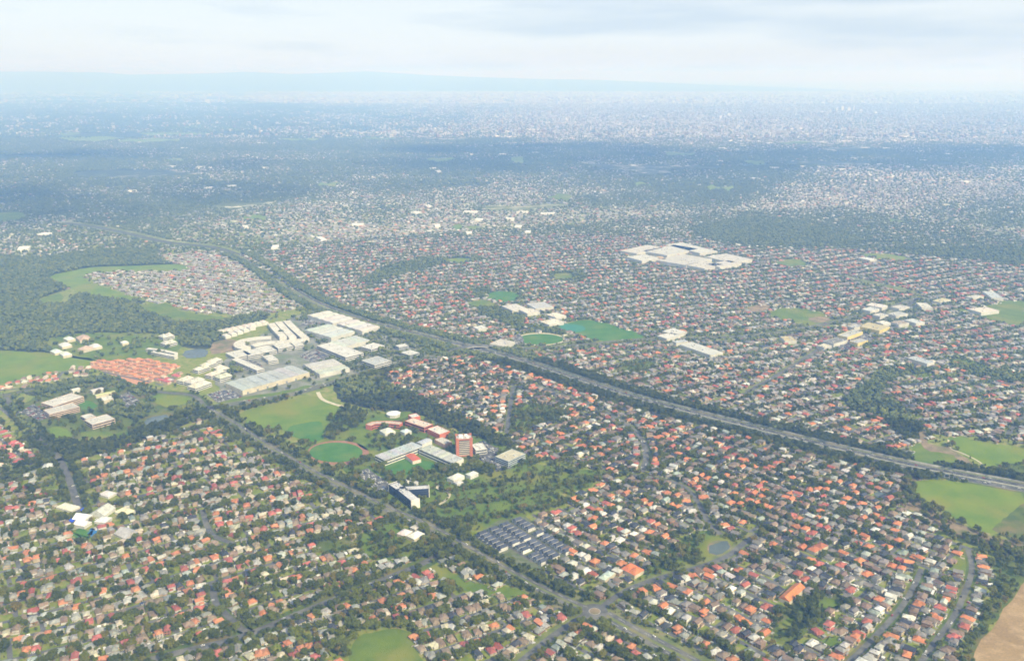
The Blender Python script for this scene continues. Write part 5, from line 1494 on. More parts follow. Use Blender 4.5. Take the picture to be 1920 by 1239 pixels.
# fences between the lots
FA = Acc()
q = np.where(~dense & (dist < 1900))[0]
for fx, fy, w_, d_ in ((5.9, 2.4, 0.14, 18.0), (0.0, 11.6, 11.6, 0.14)):
    boxes(FA, hx[q] + fx * np.cos(ha[q]) - fy * np.sin(ha[q]), hy[q] + fx * np.sin(ha[q]) + fy * np.cos(ha[q]), np.zeros(len(q)), ha[q], np.full(len(q), w_), np.full(len(q), d_), np.full(len(q), 1.75),
          np.array([(0.2, 0.15, 0.1), (0.27, 0.24, 0.2), (0.3, 0.33, 0.3)])[rng.integers(0, 3, len(q))])
tag(link('distant_houses', RW.mesh('distant_houses', ATTR, True)), 'mass of tiled suburban roofs beyond the nearest houses', None, None, 'stuff')
tag(link('garden_sheds', SH.mesh('garden_sheds', ATTR, True)), 'garden sheds, verandas and driveways round the houses', None, None, 'stuff')
tag(link('garden_fences', FA.mesh('garden_fences', ATTR, True)), 'paling fences between the gardens', None, None, 'stuff')

# the 300 nearest houses, one by one
ORD = ['', 'second ', 'third ', 'fourth ', 'fifth ', 'sixth ', 'seventh ', 'eighth ', 'ninth ', 'tenth ']


def ordinal(k):
    if k < 10:
        return ORD[k]
    k += 1
    return '%d%s ' % (k, 'th' if 10 <= k % 100 <= 20 else {1: 'st', 2: 'nd', 3: 'rd'}.get(k % 10, 'th'))


def singled(X, Y, desc, fmt):
    """one label per thing: its look, then its rank by distance from the nearest landmark among things of that look"""
    LX = np.array([p_ for _, p_ in LANDMARKS])
    lab = [None] * len(X)
    dd = np.hypot(np.asarray(X)[:, None] - LX[None, :, 0], np.asarray(Y)[:, None] - LX[None, :, 1])
    li = dd.argmin(1)
    groups = {}
    for i_ in range(len(X)):
        groups.setdefault((li[i_], desc[i_]), []).append(i_)
    for (l_, de), ids in groups.items():
        ids.sort(key=lambda i_: dd[i_, l_])
        for k, i_ in enumerate(ids):
            lab[i_] = fmt.format(d=de, o=ordinal(k), l=LANDMARKS[l_][0])
    return lab


PROTO = []
win_me = {}
for v_, (wg, tw) in enumerate(VAR):
    aw, ar = Acc(), Acc()
    for (lx, ly, la, w_, d_, hw_, rh_, hip_) in wg:
        f_ = lambda t: np.array([t], float)
        wings(aw, ar, f_(lx), f_(ly), f_(0), f_(la), f_(w_), f_(d_), f_(hw_), f_(rh_), f_(hip_))
    wm, rm = aw.mesh('wall', WALLC), ar.mesh('roof', OBJC)
    # openings on the street face and the far face of the main wing
    Wm, Dm = wg[0][3], wg[0][4]
    ops = []
    fl = 2 if tw else 1
    for f in range(fl):
        for xx in (-Dm * 0.28, Dm * 0.22):
            for sg in (-1, 1):
                ops.append(('window', (xx, sg * (Wm / 2 + 0.02), 0.9 + 2.8 * f), (1.9, 0.16, 1.25)))
        ops.append(('window', (Dm / 2 + 0.02, Wm * 0.3, 0.9 + 2.8 * f), (0.16, 1.8, 1.2)))
    ops.append(('door', (0.1, -Wm / 2 - 0.02, 0.05), (1.0, 0.2, 2.1)))
    lst = []
    for nm, c_, s_ in ops:
        key = (nm, s_)
        if key not in win_me:
            a = Acc()
            box(a, (0, 0, 0), s_)
            win_me[key] = a.mesh(nm, GLASS if nm == 'window' else WALLC)
        lst.append((nm, win_me[key], c_))
    PROTO.append((wm, rm, lst))
a = Acc()
box(a, (0, 0, 0), (0.9, 0.7, 1.6))
CHIM = a.mesh('chimney', WALLC)
a = Acc()
V = np.array([(-2.4, -1.5, 0), (2.4, -1.5, 0), (2.4, 1.5, 1.15), (-2.4, 1.5, 1.15)])
a.add(np.r_[V, V + (0, 0, .12)], BOXQB)
PANEL = a.mesh('solar_panel', NAVY)
shape = {0: 'hip roofed', 1: 'three winged', 2: 'hip roofed', 3: 'plain gabled', 4: 'three winged', 5: 'hip roofed', 6: 'hip roofed', 7: 'two storey', 8: 'two storey', 9: 'two storey'}
desc = ['%s %s house' % (cname[i_], shape[int(hv[i_])]) for i_ in IND]
labs = singled(hx[IND], hy[IND], desc, '{d}, {o}closest of its look to {l}')
for j, i_ in enumerate(IND):
    wm, rm, lst = PROTO[int(hv[i_])]
    h_ = empty('house', (hx[i_], hy[i_], 0), ha[i_])
    s_ = float(hs[i_])
    h_.scale = (s_, s_, 1)
    tag(h_, labs[j], 'house', 'houses nearest the camera')
    o = link('wall', wm, h_)
    o.color = (*wcol[i_], 1)
    rf = link('roof', rm, h_)
    rf.color = (*ccol[i_], 1)
    for nm, me_, c_ in lst:
        o = link(nm, me_, h_)
        o.location = c_
        if nm == 'door':
            o.color = (0.16, 0.09, 0.05, 1)
    tw = VAR[int(hv[i_])][1]
    top = 5.8 if tw else 3.0
    if rng.random() < 0.3:
        o = link('chimney', CHIM, rf)
        o.location = (2.2, 2.0, top + 0.9)
        o.color = (0.35, 0.2, 0.14, 1)
    if rng.random() < 0.22:
        o = link('solar_panel', PANEL, rf)
        o.location = (-VAR[int(hv[i_])][0][0][4] * 0.27, 0.5, top + 0.55)
        o.rotation_euler = (0, 0, -math.pi / 2)

# dark roofed townhouses: five rows, each house its own thing
TWN = []
SLATE, ROWN = (0.06, 0.07, 0.098), ('first', 'second', 'third', 'fourth', 'fifth', 'sixth', 'seventh')
ta = R(-52)
e1, e2 = np.array((math.cos(ta), math.sin(ta))), np.array((math.cos(ta + math.pi / 2), math.sin(ta + math.pi / 2)))
T0 = G(896, 1006)
aw, ar, fr = Acc(), Acc(), Acc()
f_ = lambda t: np.array([t], float)
wings(aw, ar, f_(0), f_(0), f_(0), f_(math.pi / 2), f_(12.5), f_(7.6), f_(5.5), f_(2.6), f_(0.35), over=0.35)
wings(aw, ar, f_(0), f_(-7.2), f_(0), f_(0), f_(7.4), f_(4.2), f_(2.8), f_(0.9), f_(0.8), over=0.3)
tw_w, tw_r = aw.mesh('wall', WALLC), ar.mesh('roof', OBJC)
a = Acc()
box(a, (0, 0, 0), (2.2, 0.16, 1.4))
tw_win = a.mesh('window', GLASS)
a = Acc()
box(a, (0, 0, 0), (2.8, 0.18, 2.2))
tw_gar = a.mesh('garage_door', WALLC)
for r_ in range(7):
    for k in range(13):
        p_ = T0 + e1 * (2 + 9.5 * k + (4 if k > 5 else 0)) + e2 * (6 + 20.0 * r_ + (3 if r_ > 2 else 0))
        if not inside(TOWN, f_(p_[0]), f_(p_[1]))[0] or not road_clear(f_(p_[0]), f_(p_[1]), 2)[0]:
            continue
        if rng.random() < 0.07:
            continue
        h_ = empty('townhouse', (p_[0], p_[1], 0), ta + (math.pi if r_ % 2 else 0))
        tag(h_, 'dark slate townhouse, %s from the arterial end in the %s row from the left' % (('first', 'second', 'third', 'fourth', 'fifth', 'sixth', 'seventh', 'eighth', 'ninth', 'tenth', 'eleventh', 'twelfth', 'thirteenth', 'fourteenth')[k], ROWN[r_]), 'townhouse', 'dark roofed townhouses by the arterial')
        wc = random.uniform(0.52, 0.68)
        link('wall', tw_w, h_).color = (wc, wc, wc * 0.96, 1)
        g = random.uniform(0.8, 1.3)
        link('roof', tw_r, h_).color = (SLATE[0] * g, SLATE[1] * g, SLATE[2] * g, 1)
        for lx, ly, z in ((-1.8, -6.27, 3.4), (1.8, -6.27, 3.4), (-1.8, 6.27, 3.4), (1.8, 6.27, 3.4), (1.8, 6.27, 0.8)):
            link('window', tw_win, h_).location = (lx, ly, z)
        o = link('garage_door', tw_gar, h_)
        o.location = (-1.6, -9.32, 0.05)
        o.color = (0.3, 0.31, 0.32, 1)
        TWN.append(p_)
a = Acc()
for r_ in (0, 2, 4):
    c0 = T0 + e2 * (18.5 + 20.0 * r_ + (3 if r_ > 2 else 0))
    ribbon_acc(a, np.array([c0 - e1 * 4, c0 + e1 * 50, c0 + e1 * 100]), -2.6, 2.6, 0.24)
tag(link('estate_lanes', a.mesh('estate_lanes', ASPHALT)), 'narrow lanes between the dark roofed townhouses', None, None, 'structure')
sheet('estate_paving', TOWN, 0.14, mat_noise('estate_ground', (0.08, 0.11, 0.035), (0.15, 0.16, 0.1), 0.12), 'paved yards round the dark roofed townhouses')
NOTREE.append(TOWN)


# ================================================================== SUBURBS AND TOWN FURTHER OUT
URB = [  # the character of the land further out: (pixel x, pixel y, spread x, spread y, share of roofs 0..1)
    (150, 320, 220, 30, 0.22), (150, 370, 220, 25, 0.1), (150, 440, 200, 14, 0.38), (450, 305, 160, 18, 0.4), (480, 350, 120, 25, 0.2), (420, 410, 120, 18, 0.26),
    (580, 390, 70, 14, 0.85), (700, 330, 150, 20, 0.36), (760, 385, 150, 22, 0.6), (850, 430, 200, 22, 0.8), (980, 370, 120, 22, 0.6), (960, 290, 250, 16, 0.3),
    (1220, 335, 130, 18, 0.3), (1180, 375, 110, 16, 0.3), (1380, 355, 120, 18, 0.12), (1180, 410, 130, 14, 0.9), (1560, 370, 130, 20, 0.85), (1750, 345, 140, 18, 0.8), (1830, 400, 110, 18, 0.35),
    (1650, 410, 90, 14, 0.6), (1560, 425, 50, 9, 0.3), (1840, 440, 80, 12, 0.5), (1400, 285, 400, 11, 0.22), (1850, 290, 150, 14, 0.28), (500, 275, 300, 12, 0.25),
    (1100, 235, 160, 22, 0.9), (1400, 235, 250, 28, 0.97), (1750, 240, 220, 28, 0.95), (1300, 195, 350, 12, 0.85), (800, 235, 130, 20, 0.45), (600, 225, 200, 16, 0.2),
    (250, 240, 250, 14, 0.06), (300, 205, 300, 10, 0.1), (800, 190, 200, 8, 0.55), (1000, 172, 400, 6, 0.6), (1600, 170, 400, 6, 0.6), (300, 170, 300, 6, 0.1), (900, 152, 900, 6, 0.2)]


def urban(X, Y):
    x, y = proj(X, Y)
    num, den = np.zeros(np.shape(X)), np.full(np.shape(X), 1e-9)
    for cx, cy, sx_, sy_, v_ in URB:
        w_ = np.exp(-((x - cx) / sx_) ** 2 - ((y - cy) / sy_) ** 2) + 1e-7
        num += w_ * v_
        den += w_
    return np.clip(num / den + (fbm(X, Y, 900, 5) - 0.5) * 0.6 + (fbm(X, Y, 330, 61) - 0.5) * 0.7, 0, 1)


# give the ground sheet its map of built-up land
gme = bpy.data.objects['ground'].data
yy = np.concatenate([[-3000, 0, 300], np.geomspace(600, 100000, 230)])
rr_ = np.linspace(-1, 1, 181)
GX = rr_[None, :] * np.maximum(yy, 2500)[:, None]
GY = np.repeat(yy[:, None], len(rr_), 1)
a = Acc()
nr_, nc_ = GX.shape
ii, jj = np.meshgrid(np.arange(nr_ - 1), np.arange(nc_ - 1), indexing='ij')
b0 = (ii * nc_ + jj).ravel()
a.add(np.stack([GX, GY, 0 * GX], 2).reshape(-1, 3), np.stack([b0, b0 + 1, b0 + nc_ + 1, b0 + nc_], 1))
gnew = a.mesh('ground', GROUND)
at = gnew.attributes.new('urb', 'FLOAT', 'POINT')
uv_ = urban(GX.ravel(), np.maximum(GY.ravel(), 700))
at.data.foreach_set('value', uv_.astype(np.float32))
bpy.data.objects['ground'].data = gnew

W4 = [GP(d_[1]) for d_ in DIST]
FPOLY = [f_[0] for f_ in FOREST]
FPH = np.array([(0.26, 0.2, 0.165), (0.28, 0.28, 0.27), (0.4, 0.4, 0.38), (0.58, 0.57, 0.54), (0.42, 0.2, 0.13), (0.48, 0.44, 0.37), (0.2, 0.2, 0.2)])
FPW = np.array([28, 30, 14, 6, 6, 8, 10.0])
FH = Acc()
GROVE = dict(x=[], y=[], h=[])


def scatter(y0, y1, step, jit):
    X, Y = [], []
    for yv in np.arange(y0, y1, step):
        hw_ = yv * 0.62 + 60
        xs = np.arange(-hw_, hw_, step)
        X.append(xs)
        Y.append(np.full(len(xs), yv))
    X, Y = np.concatenate(X), np.concatenate(Y)
    return X + rng.uniform(-jit, jit, len(X)) * step, Y + rng.uniform(-jit, jit, len(X)) * step


for y0, y1, step, size, hgt in ((2600, 5200, 22, 14.5, 4.8), (5200, 9200, 27, 17, 5.6), (9200, 20000, 50, 30, 9), (20000, 34000, 150, 85, 14)):
    X, Y = scatter(y0, y1, step, 0.3)
    k = inframe(X, Y, 40)
    X, Y = X[k], Y[k]
    k = (free(X, Y, W4 + EXCL + FPOLY) & (polydist(OLD[::2], X, Y) > 40)) if y0 < 6000 else np.ones(len(X), bool)
    X, Y = X[k], Y[k]
    u_ = urban(X, Y)
    town = (rng.random(len(X)) < u_ * 0.95) & ~((fbm(X, Y, 650, 44) > 0.70) & (u_ < 0.47))
    hX, hY = X[town], Y[town]
    hX2, hY2 = hX, hY
    nh = len(hX)
    an = R(22) + (vnoise(hX, hY, 500, 9) - 0.5) * 2.4 + rng.integers(0, 2, nh) * math.pi / 2
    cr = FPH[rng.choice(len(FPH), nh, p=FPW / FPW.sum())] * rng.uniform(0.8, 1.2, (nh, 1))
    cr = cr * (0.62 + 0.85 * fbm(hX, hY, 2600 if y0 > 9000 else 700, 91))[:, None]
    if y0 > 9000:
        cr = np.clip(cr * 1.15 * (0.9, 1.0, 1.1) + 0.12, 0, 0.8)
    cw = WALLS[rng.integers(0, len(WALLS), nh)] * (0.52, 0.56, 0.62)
    o1 = np.ones(nh)
    if y0 < 9000:
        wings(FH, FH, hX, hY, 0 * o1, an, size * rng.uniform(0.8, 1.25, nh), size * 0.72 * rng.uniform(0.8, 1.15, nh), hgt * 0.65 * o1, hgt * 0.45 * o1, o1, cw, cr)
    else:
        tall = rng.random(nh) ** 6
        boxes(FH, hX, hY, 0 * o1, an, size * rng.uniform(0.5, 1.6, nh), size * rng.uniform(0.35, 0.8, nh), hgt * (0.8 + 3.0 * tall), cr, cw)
    # large pale sheds and shops here and there
    big = rng.random(nh) < (0.012 if y0 < 9000 else 0.03)
    qb = np.where(big & (fbm(hX, hY, 700, 31) > 0.52))[0]
    boxes(FH, hX[qb], hY[qb], np.zeros(len(qb)), an[qb], rng.uniform(30, 70, len(qb)) * (1 if y0 < 9000 else 1.8), rng.uniform(20, 40, len(qb)) * (1 if y0 < 9000 else 1.5), np.full(len(qb), 9.0), np.repeat([(0.7, 0.69, 0.65)], len(qb), 0))
    # trees: between the roofs and in the woods
    if y1 <= 20000:
        gx, gy = scatter(y0, y1, step * (0.62 if y0 < 9000 else 0.8), 0.48)
        k = inframe(gx, gy, 40)
        gx, gy = gx[k], gy[k]
        k = (free(gx, gy, W4 + NOTREE + FPOLY) & (polydist(OLD[::2], gx, gy) > 36)) if y0 < 6000 else np.ones(len(gx), bool)
        gx, gy = gx[k], gy[k]
        k = rng.random(len(gx)) < np.clip(1.0 - urban(gx, gy) * 0.78, 0.16, 0.9) * (0.75 + 0.5 * (fbm(gx, gy, 300, 21) - 0.5))
        open_ = (fbm(gx, gy, 650, 44) > 0.71) & (urban(gx, gy) < 0.45)                     # open paddocks left clear
        k &= ~open_
        GROVE['x'].append(gx[k]); GROVE['y'].append(gy[k])
        GROVE['h'].append(rng.uniform(0.75, 1.3, k.sum()) * {2600: 9, 5200: 11.5, 9200: 18}[y0])
# the office towers of the far town
for x, y, w_, h_ in ((1568, 209, 40, 60), (1578, 208, 60, 75), (1590, 209, 70, 55), (1600, 208, 30, 80), (1612, 211, 50, 50), (1350, 222, 40, 45), (1365, 219, 40, 50), (1262, 193, 60, 60), (1062, 228, 40, 40), (1640, 214, 60, 35), (1540, 212, 80, 30)):
    p_ = G(x, y)
    boxes(FH, f_(p_[0]), f_(p_[1]), f_(0), f_(0.4), f_(w_), f_(w_ * 0.7), f_(h_), np.array([(0.6, 0.6, 0.6)]), np.array([(0.5, 0.53, 0.56)]))
tag(link('far_suburbs', FH.mesh('far_suburbs', ATTR, True)), 'far suburbs and town, too many small roofs to count', None, None, 'stuff')
print('far tris', sum(len(q) for q in FH.Q) * 2 + sum(len(q) for q in FH.T))

# hills on the horizon
prof = [(-300, 137), (-150, 135), (0, 134.5), (100, 133.6), (150, 134.6), (210, 135), (265, 139.5), (330, 138.6), (400, 137.6), (450, 136), (480, 134.2), (530, 136.6), (560, 138.4), (610, 137), (660, 135), (700, 133.2), (745, 136.4), (800, 140), (900, 144), (1000, 147), (1120, 149), (1260, 155), (1420, 161), (1600, 166), (1800, 170), (2300, 175)]
HD = 44000.0
xs = np.linspace(-300, 2250, 260)
top = np.interp(xs, [q[0] for q in prof], [q[1] for q in prof])
nyh = 24
V, ys = [], np.linspace(-1, 1, nyh)
for t in ys:
    X = (xs - CXP) / FPX * HD
    hz = CAM_H + (HORIZON - top) / FPX * HD
    ridge = max(0.0, 1 - abs(t)) ** 0.7
    z = hz * ridge * (0.9 + 0.1 * np.where(abs(t) < 0.05, 1, fbm(X, np.full(len(X), t * 9000.0), 2500, 8) * 1.6)) - 5
    V.append(np.c_[X, np.full(len(X), HD + t * 9000), z])
a = Acc()
nx = len(xs)
ii, jj = np.meshgrid(np.arange(nyh - 1), np.arange(nx - 1), indexing='ij')
b0 = (ii * nx + jj).ravel()
a.add(np.concatenate(V), np.stack([b0, b0 + 1, b0 + nx + 1, b0 + nx], 1))
tag(link('hills', a.mesh('hills', FLOOR, smooth=True)), 'low blue hills along the horizon, highest at the left', None, None, 'structure')

# ================================================================== TREES
def leaf_tree(seed, h=10.0, spread=0.42, lobes=9, leaves=46, low=0.28, size=0.85):
    """crown of many small leaf faces gathered in lobes; trunk with limbs"""
    r_ = np.random.default_rng(seed)
    crown, trunk = Acc(), Acc()
    cs = []
    for k in range(lobes):
        t = r_.uniform(0, 2 * math.pi)
        q = r_.uniform(0, 1) ** 0.6 * h * spread * 0.72
        z = r_.uniform(low + 0.12, 0.86) * h
        cs.append((q * math.cos(t), q * math.sin(t), z, h * spread * r_.uniform(0.3, 0.55)))
    cs.append((0, 0, h * 0.72, h * spread * 0.6))
    P, N = [], []
    for cx, cy, cz, rad in cs:
        d = r_.normal(0, 1, (leaves, 3))
        d /= np.linalg.norm(d, axis=1)[:, None]
        d[:, 2] = np.where(d[:, 2] < -0.4, -d[:, 2], d[:, 2])
        P.append(np.array((cx, cy, cz)) + d * rad * r_.uniform(0.55, 1.05, (leaves, 1)) * (1, 1, 0.8))
        nn = d * 0.6 + np.array((0, 0, 0.85)) + r_.normal(0, 0.4, (leaves, 3))
        N.append(nn / np.linalg.norm(nn, axis=1)[:, None])
    P, N = np.concatenate(P), np.concatenate(N)
    u_ = np.cross(N, r_.normal(0, 1, N.shape))
    u_ /= np.linalg.norm(u_, axis=1)[:, None]
    v_ = np.cross(N, u_)
    s_ = r_.uniform(0.6, 1.25, (len(P), 1)) * size
    V = np.stack([P - u_ * s_ - v_ * s_ * 0.7, P + u_ * s_ - v_ * s_ * 0.5, P + u_ * s_ * 0.8 + v_ * s_ * 0.7, P - u_ * s_ * 0.9 + v_ * s_ * 0.6], 1)
    crown.add(V.reshape(-1, 3), np.arange(len(P) * 4).reshape(-1, 4))

    def limb(p0, p1, r0, r1):
        d = np.array(p1) - np.array(p0)
        ax = np.cross(d, (0.3, 0.5, 0.1))
        ax /= np.linalg.norm(ax)
        bx_ = np.cross(d, ax)
        bx_ /= np.linalg.norm(bx_)
        t = np.arange(6) * math.pi / 3
        ring = np.cos(t)[:, None] * ax + np.sin(t)[:, None] * bx_
        trunk.add(np.r_[np.array(p0) + ring * r0, np.array(p1) + ring * r1], [(i_, (i_ + 1) % 6, 6 + (i_ + 1) % 6, 6 + i_) for i_ in range(6)])
    limb((0, 0, 0), (0, 0, h * 0.6), h * 0.03, h * 0.014)
    for cx, cy, cz, rad in cs[:5]:
        limb((0, 0, h * 0.3), (cx * 0.9, cy * 0.9, cz * 0.95), h * 0.014, h * 0.005)
    return crown, trunk


def blob_tree(seed, h=10.0):
    """a lumpy crown for trees far away: several uneven lobes"""
    import bmesh
    r_ = np.random.default_rng(seed)
    bm = bmesh.new()
    for k in range(4):
        g_ = bmesh.ops.create_icosphere(bm, subdivisions=1, radius=1.0)
        c_ = r_.normal(0, 0.2, 3) * h * (1, 1, 0.5)
        rad = h * r_.uniform(0.2, 0.34)
        for v_ in g_['verts']:
            j_ = r_.uniform(0.7, 1.25)
            v_.co = Vector((v_.co.x * rad * j_ + c_[0], v_.co.y * rad * j_ + c_[1], max(0.02 * h, v_.co.z * rad * j_ * 0.95 + c_[2] + h * 0.55)))
    me_ = bpy.data.meshes.new('far_tree')
    bm.to_mesh(me_)
    bm.free()
    return me_


TP = []
specs = [(0.42, 10, 46, .28, .8), (0.34, 9, 44, .34, .75), (0.5, 12, 40, .22, .85), (0.38, 8, 50, .2, .8), (0.27, 9, 40, .12, .7), (0.46, 11, 42, .3, .85)]
for k, (sp_, lb, lv, lw, sz) in enumerate(specs):
    TP.append(leaf_tree(300 + k, 10.0, sp_, lb, lv, lw, sz))


def proto_collection(name, meshes):
    c_ = bpy.data.collections.new(name)
    for k, me_ in enumerate(meshes):
        o = bpy.data.objects.new(name + '_form', me_)
        c_.objects.link(o)
    return c_


def joined(cr, tr, leafmat):
    a_ = Acc()
    for q in (cr, tr):
        a_.add(np.concatenate(q.V), np.concatenate(q.Q))
    me_ = a_.mesh('tree_form', [leafmat, BARK])
    nq = sum(len(q) for q in cr.Q)
    mi = np.zeros(len(me_.polygons), np.int32)
    mi[nq:] = 1
    me_.polygons.foreach_set('material_index', mi)
    return me_


NEARC = proto_collection('near_tree', [joined(c_, t_, LEAF) for c_, t_ in TP])
DARKC = proto_collection('dark_tree', [joined(c_, t_, LEAFD) for c_, t_ in TP])
bl = [blob_tree(500 + k) for k in range(6)]
for m_ in bl:
    m_.materials.append(LEAFB)
FARC = proto_collection('far_tree', bl)


def scatter_object(name, X, Y, Hh, coll, label):
    me_ = bpy.data.meshes.new(name)
    me_.vertices.add(len(X))
    me_.vertices.foreach_set('co', np.c_[X, Y, np.zeros(len(X))].astype(np.float32).ravel())
    at_ = me_.attributes.new('sc', 'FLOAT_VECTOR', 'POINT')
    wd = rng.uniform(0.85, 1.25, len(X))
    at_.data.foreach_set('vector', np.c_[Hh * wd, Hh * wd, Hh].astype(np.float32).ravel() / 10.0)
    me_.update()
    o = link(name, me_)
    ng = bpy.data.node_groups.new(name + '_nodes', 'GeometryNodeTree')
    ng.interface.new_socket('Geometry', in_out='INPUT', socket_type='NodeSocketGeometry')
    ng.interface.new_socket('Geometry', in_out='OUTPUT', socket_type='NodeSocketGeometry')
    N_ = ng.nodes
    gi, go = N_.new('NodeGroupInput'), N_.new('NodeGroupOutput')
    ip = N_.new('GeometryNodeInstanceOnPoints')
    ci_ = N_.new('GeometryNodeCollectionInfo')
    ci_.inputs['Collection'].default_value = coll
    ci_.inputs['Separate Children'].default_value = True
    ci_.inputs['Reset Children'].default_value = True
    rv = N_.new('FunctionNodeRandomValue')
    rv.data_type = 'FLOAT_VECTOR'
    rv.inputs[0].default_value = (0, 0, 0)
    rv.inputs[1].default_value = (0, 0, 6.283)
    ri = N_.new('FunctionNodeRandomValue')
    ri.data_type = 'INT'
    ri.inputs[4].default_value = 0
    ri.inputs[5].default_value = 5
    ri.inputs['Seed'].default_value = 3
    na = N_.new('GeometryNodeInputNamedAttribute')
    na.data_type = 'FLOAT_VECTOR'
    na.inputs['Name'].default_value = 'sc'
    ip.inputs['Pick Instance'].default_value = True
    lk = ng.links.new
    lk(gi.outputs[0], ip.inputs['Points'])
    lk(ci_.outputs[0], ip.inputs['Instance'])
    lk(rv.outputs[0], ip.inputs['Rotation'])
    lk(ri.outputs[2], ip.inputs['Instance Index'])
    lk(na.outputs[0], ip.inputs['Scale'])
    lk(ip.outputs[0], go.inputs[0])
    md = o.modifiers.new('scatter', 'NODES')
    md.node_group = ng
    tag(o, label, None, None, 'stuff')
    return o


# single trees along the roads and in the parks, woods as masses
def along(line, off, spread, step, hh, chance, dark=1):
    P = catmull(line[::4], 3.0) if len(line) > 12 else line
    t = np.gradient(P, axis=0)
    t /= np.maximum(np.hypot(*t.T)[:, None], 1e-9)
    nr_ = np.stack([-t[:, 1], t[:, 0]], 1)
    L_ = np.cumsum(np.r_[0, np.hypot(*np.diff(P, axis=0).T)])
    s_ = np.arange(0, L_[-1], step) + rng.uniform(-.4, .4, int(np.ceil(L_[-1] / step))) * step
    i_ = np.clip(np.searchsorted(L_, s_), 0, len(P) - 1)
    Q = P[i_] + nr_[i_] * (off + rng.uniform(-spread, spread, len(i_)))[:, None]
    k = rng.random(len(Q)) < chance
    TREES['x'].append(Q[k, 0]); TREES['y'].append(Q[k, 1]); TREES['h'].append(rng.uniform(*hh, k.sum())); TREES['d'].append(np.full(k.sum(), dark))


# keep the freeway and road surfaces clear: belts stand outside the carriageways
for sgn in (1, -1):
    for o_ in (23.5, 29, 35, 41):
        along(FWL, sgn * o_, 2.5, 6.5, (6.5, 13), 0.9)
    along(ARTL, sgn * 12.5, 2.0, 8.0, (6, 11), 0.62)
    along(ARTL, sgn * 22, 3, 8.0, (6, 12), 0.55)
    along(ART2, sgn * 24, 3, 12.0, (5, 10), 0.5, 0)
    along(CRSL, sgn * 14, 2, 10.0, (5, 9), 0.45)
    along(LEFTL, sgn * 12, 3, 7.0, (7, 13), 0.85)
    along(LEFTL, sgn * 18, 3, 7.0, (7, 13), 0.6)
    along(EDGL, sgn * 12, 3, 7.0, (7, 13), 0.85)
    along(UPPL, sgn * 10, 3, 7.0, (5, 9), 0.55)
    along(R5L, sgn * 12, 3, 8.0, (6, 12), 0.7)
    along(RBU, sgn * 11, 2, 10.0, (4, 9), 0.5, 0)
    along(PNL, sgn * 9.5, 2, 11.0, (4, 8), 0.5, 0)
    along(CVL, sgn * 9.5, 2, 12.0, (4, 8), 0.5, 0)
    along(OLD, sgn * 44, 6, 9.0, (6, 10), 0.6)
    along(STL, sgn * 10, 2, 9, (5, 9), 0.6)
    along(CLL, sgn * 8, 2, 9, (4, 8), 0.5, 0)
    along(R1L, sgn * 7.5, 1, 15, (3, 6), 0.45, 0)
    along(R2L, sgn * 7.5, 1, 15, (3, 6), 0.35, 0)
along(np.array([RBC + np.array((30, 12)), RBC + np.array((62, 20))]), 0, 8, 4, (8, 13), 0.9)
# rows of dark trees in the left suburb
for pts in ([(0, 1128), (150, 1118), (330, 1092), (480, 1052)], [(90, 1080), (110, 1030), (140, 1060)], [(270, 1170), (280, 1110), (290, 1080)], [(660, 990), (640, 940), (600, 900)], [(310, 920), (325, 880), (330, 840)],
            [(60, 900), (50, 960), (20, 1010)], [(210, 1010), (190, 1040), (200, 1090)], [(560, 1030), (520, 1060), (480, 1080)]):
    along(catmull(GP(pts), 8.0), 0, 7, 5.5, (6, 12), 0.75)
parks = [([(668, 1020), (690, 990), (730, 975), (820, 1018), (790, 1040), (740, 1052), (690, 1045)], 14, 0.1), ([(775, 905), (810, 890), (850, 912), (900, 885), (960, 905), (1040, 915), (1035, 940), (985, 965), (935, 975), (860, 965), (800, 965), (760, 958)], 17, 0.22), ([(560, 822), (640, 762), (700, 770), (800, 795), (930, 830), (1010, 870), (1120, 885), (1100, 915), (1040, 925), (960, 980), (850, 990), (740, 940), (640, 880)], 14, 0.2),
         ([(30, 770), (75, 740), (140, 722), (215, 712), (255, 722), (330, 770), (345, 788), (280, 805), (180, 830), (110, 832), (60, 800)], 13, 0.42), ([(80, 640), (140, 626), (260, 624), (330, 632), (340, 650), (300, 668), (200, 678), (110, 664)], 16, 0.35),
         ([(400, 700), (470, 640), (560, 590), (640, 580), (745, 625), (800, 668), (690, 700), (560, 735), (450, 748)], 15, 0.22), ([(1720, 902), (1925, 926), (1925, 960), (1855, 1000), (1718, 928)], 60, 0.25), ([(1195, 1092), (1290, 1005), (1365, 1002), (1392, 1020), (1330, 1060), (1235, 1098)], 14, 0.5),
         ([(1690, 885), (1738, 890), (1716, 930), (1820, 990), (1925, 1016), (1925, 1040), (1780, 1000), (1680, 935)], 12, 0.3)]
FX = dict(x=[], y=[], h=[], d=[])
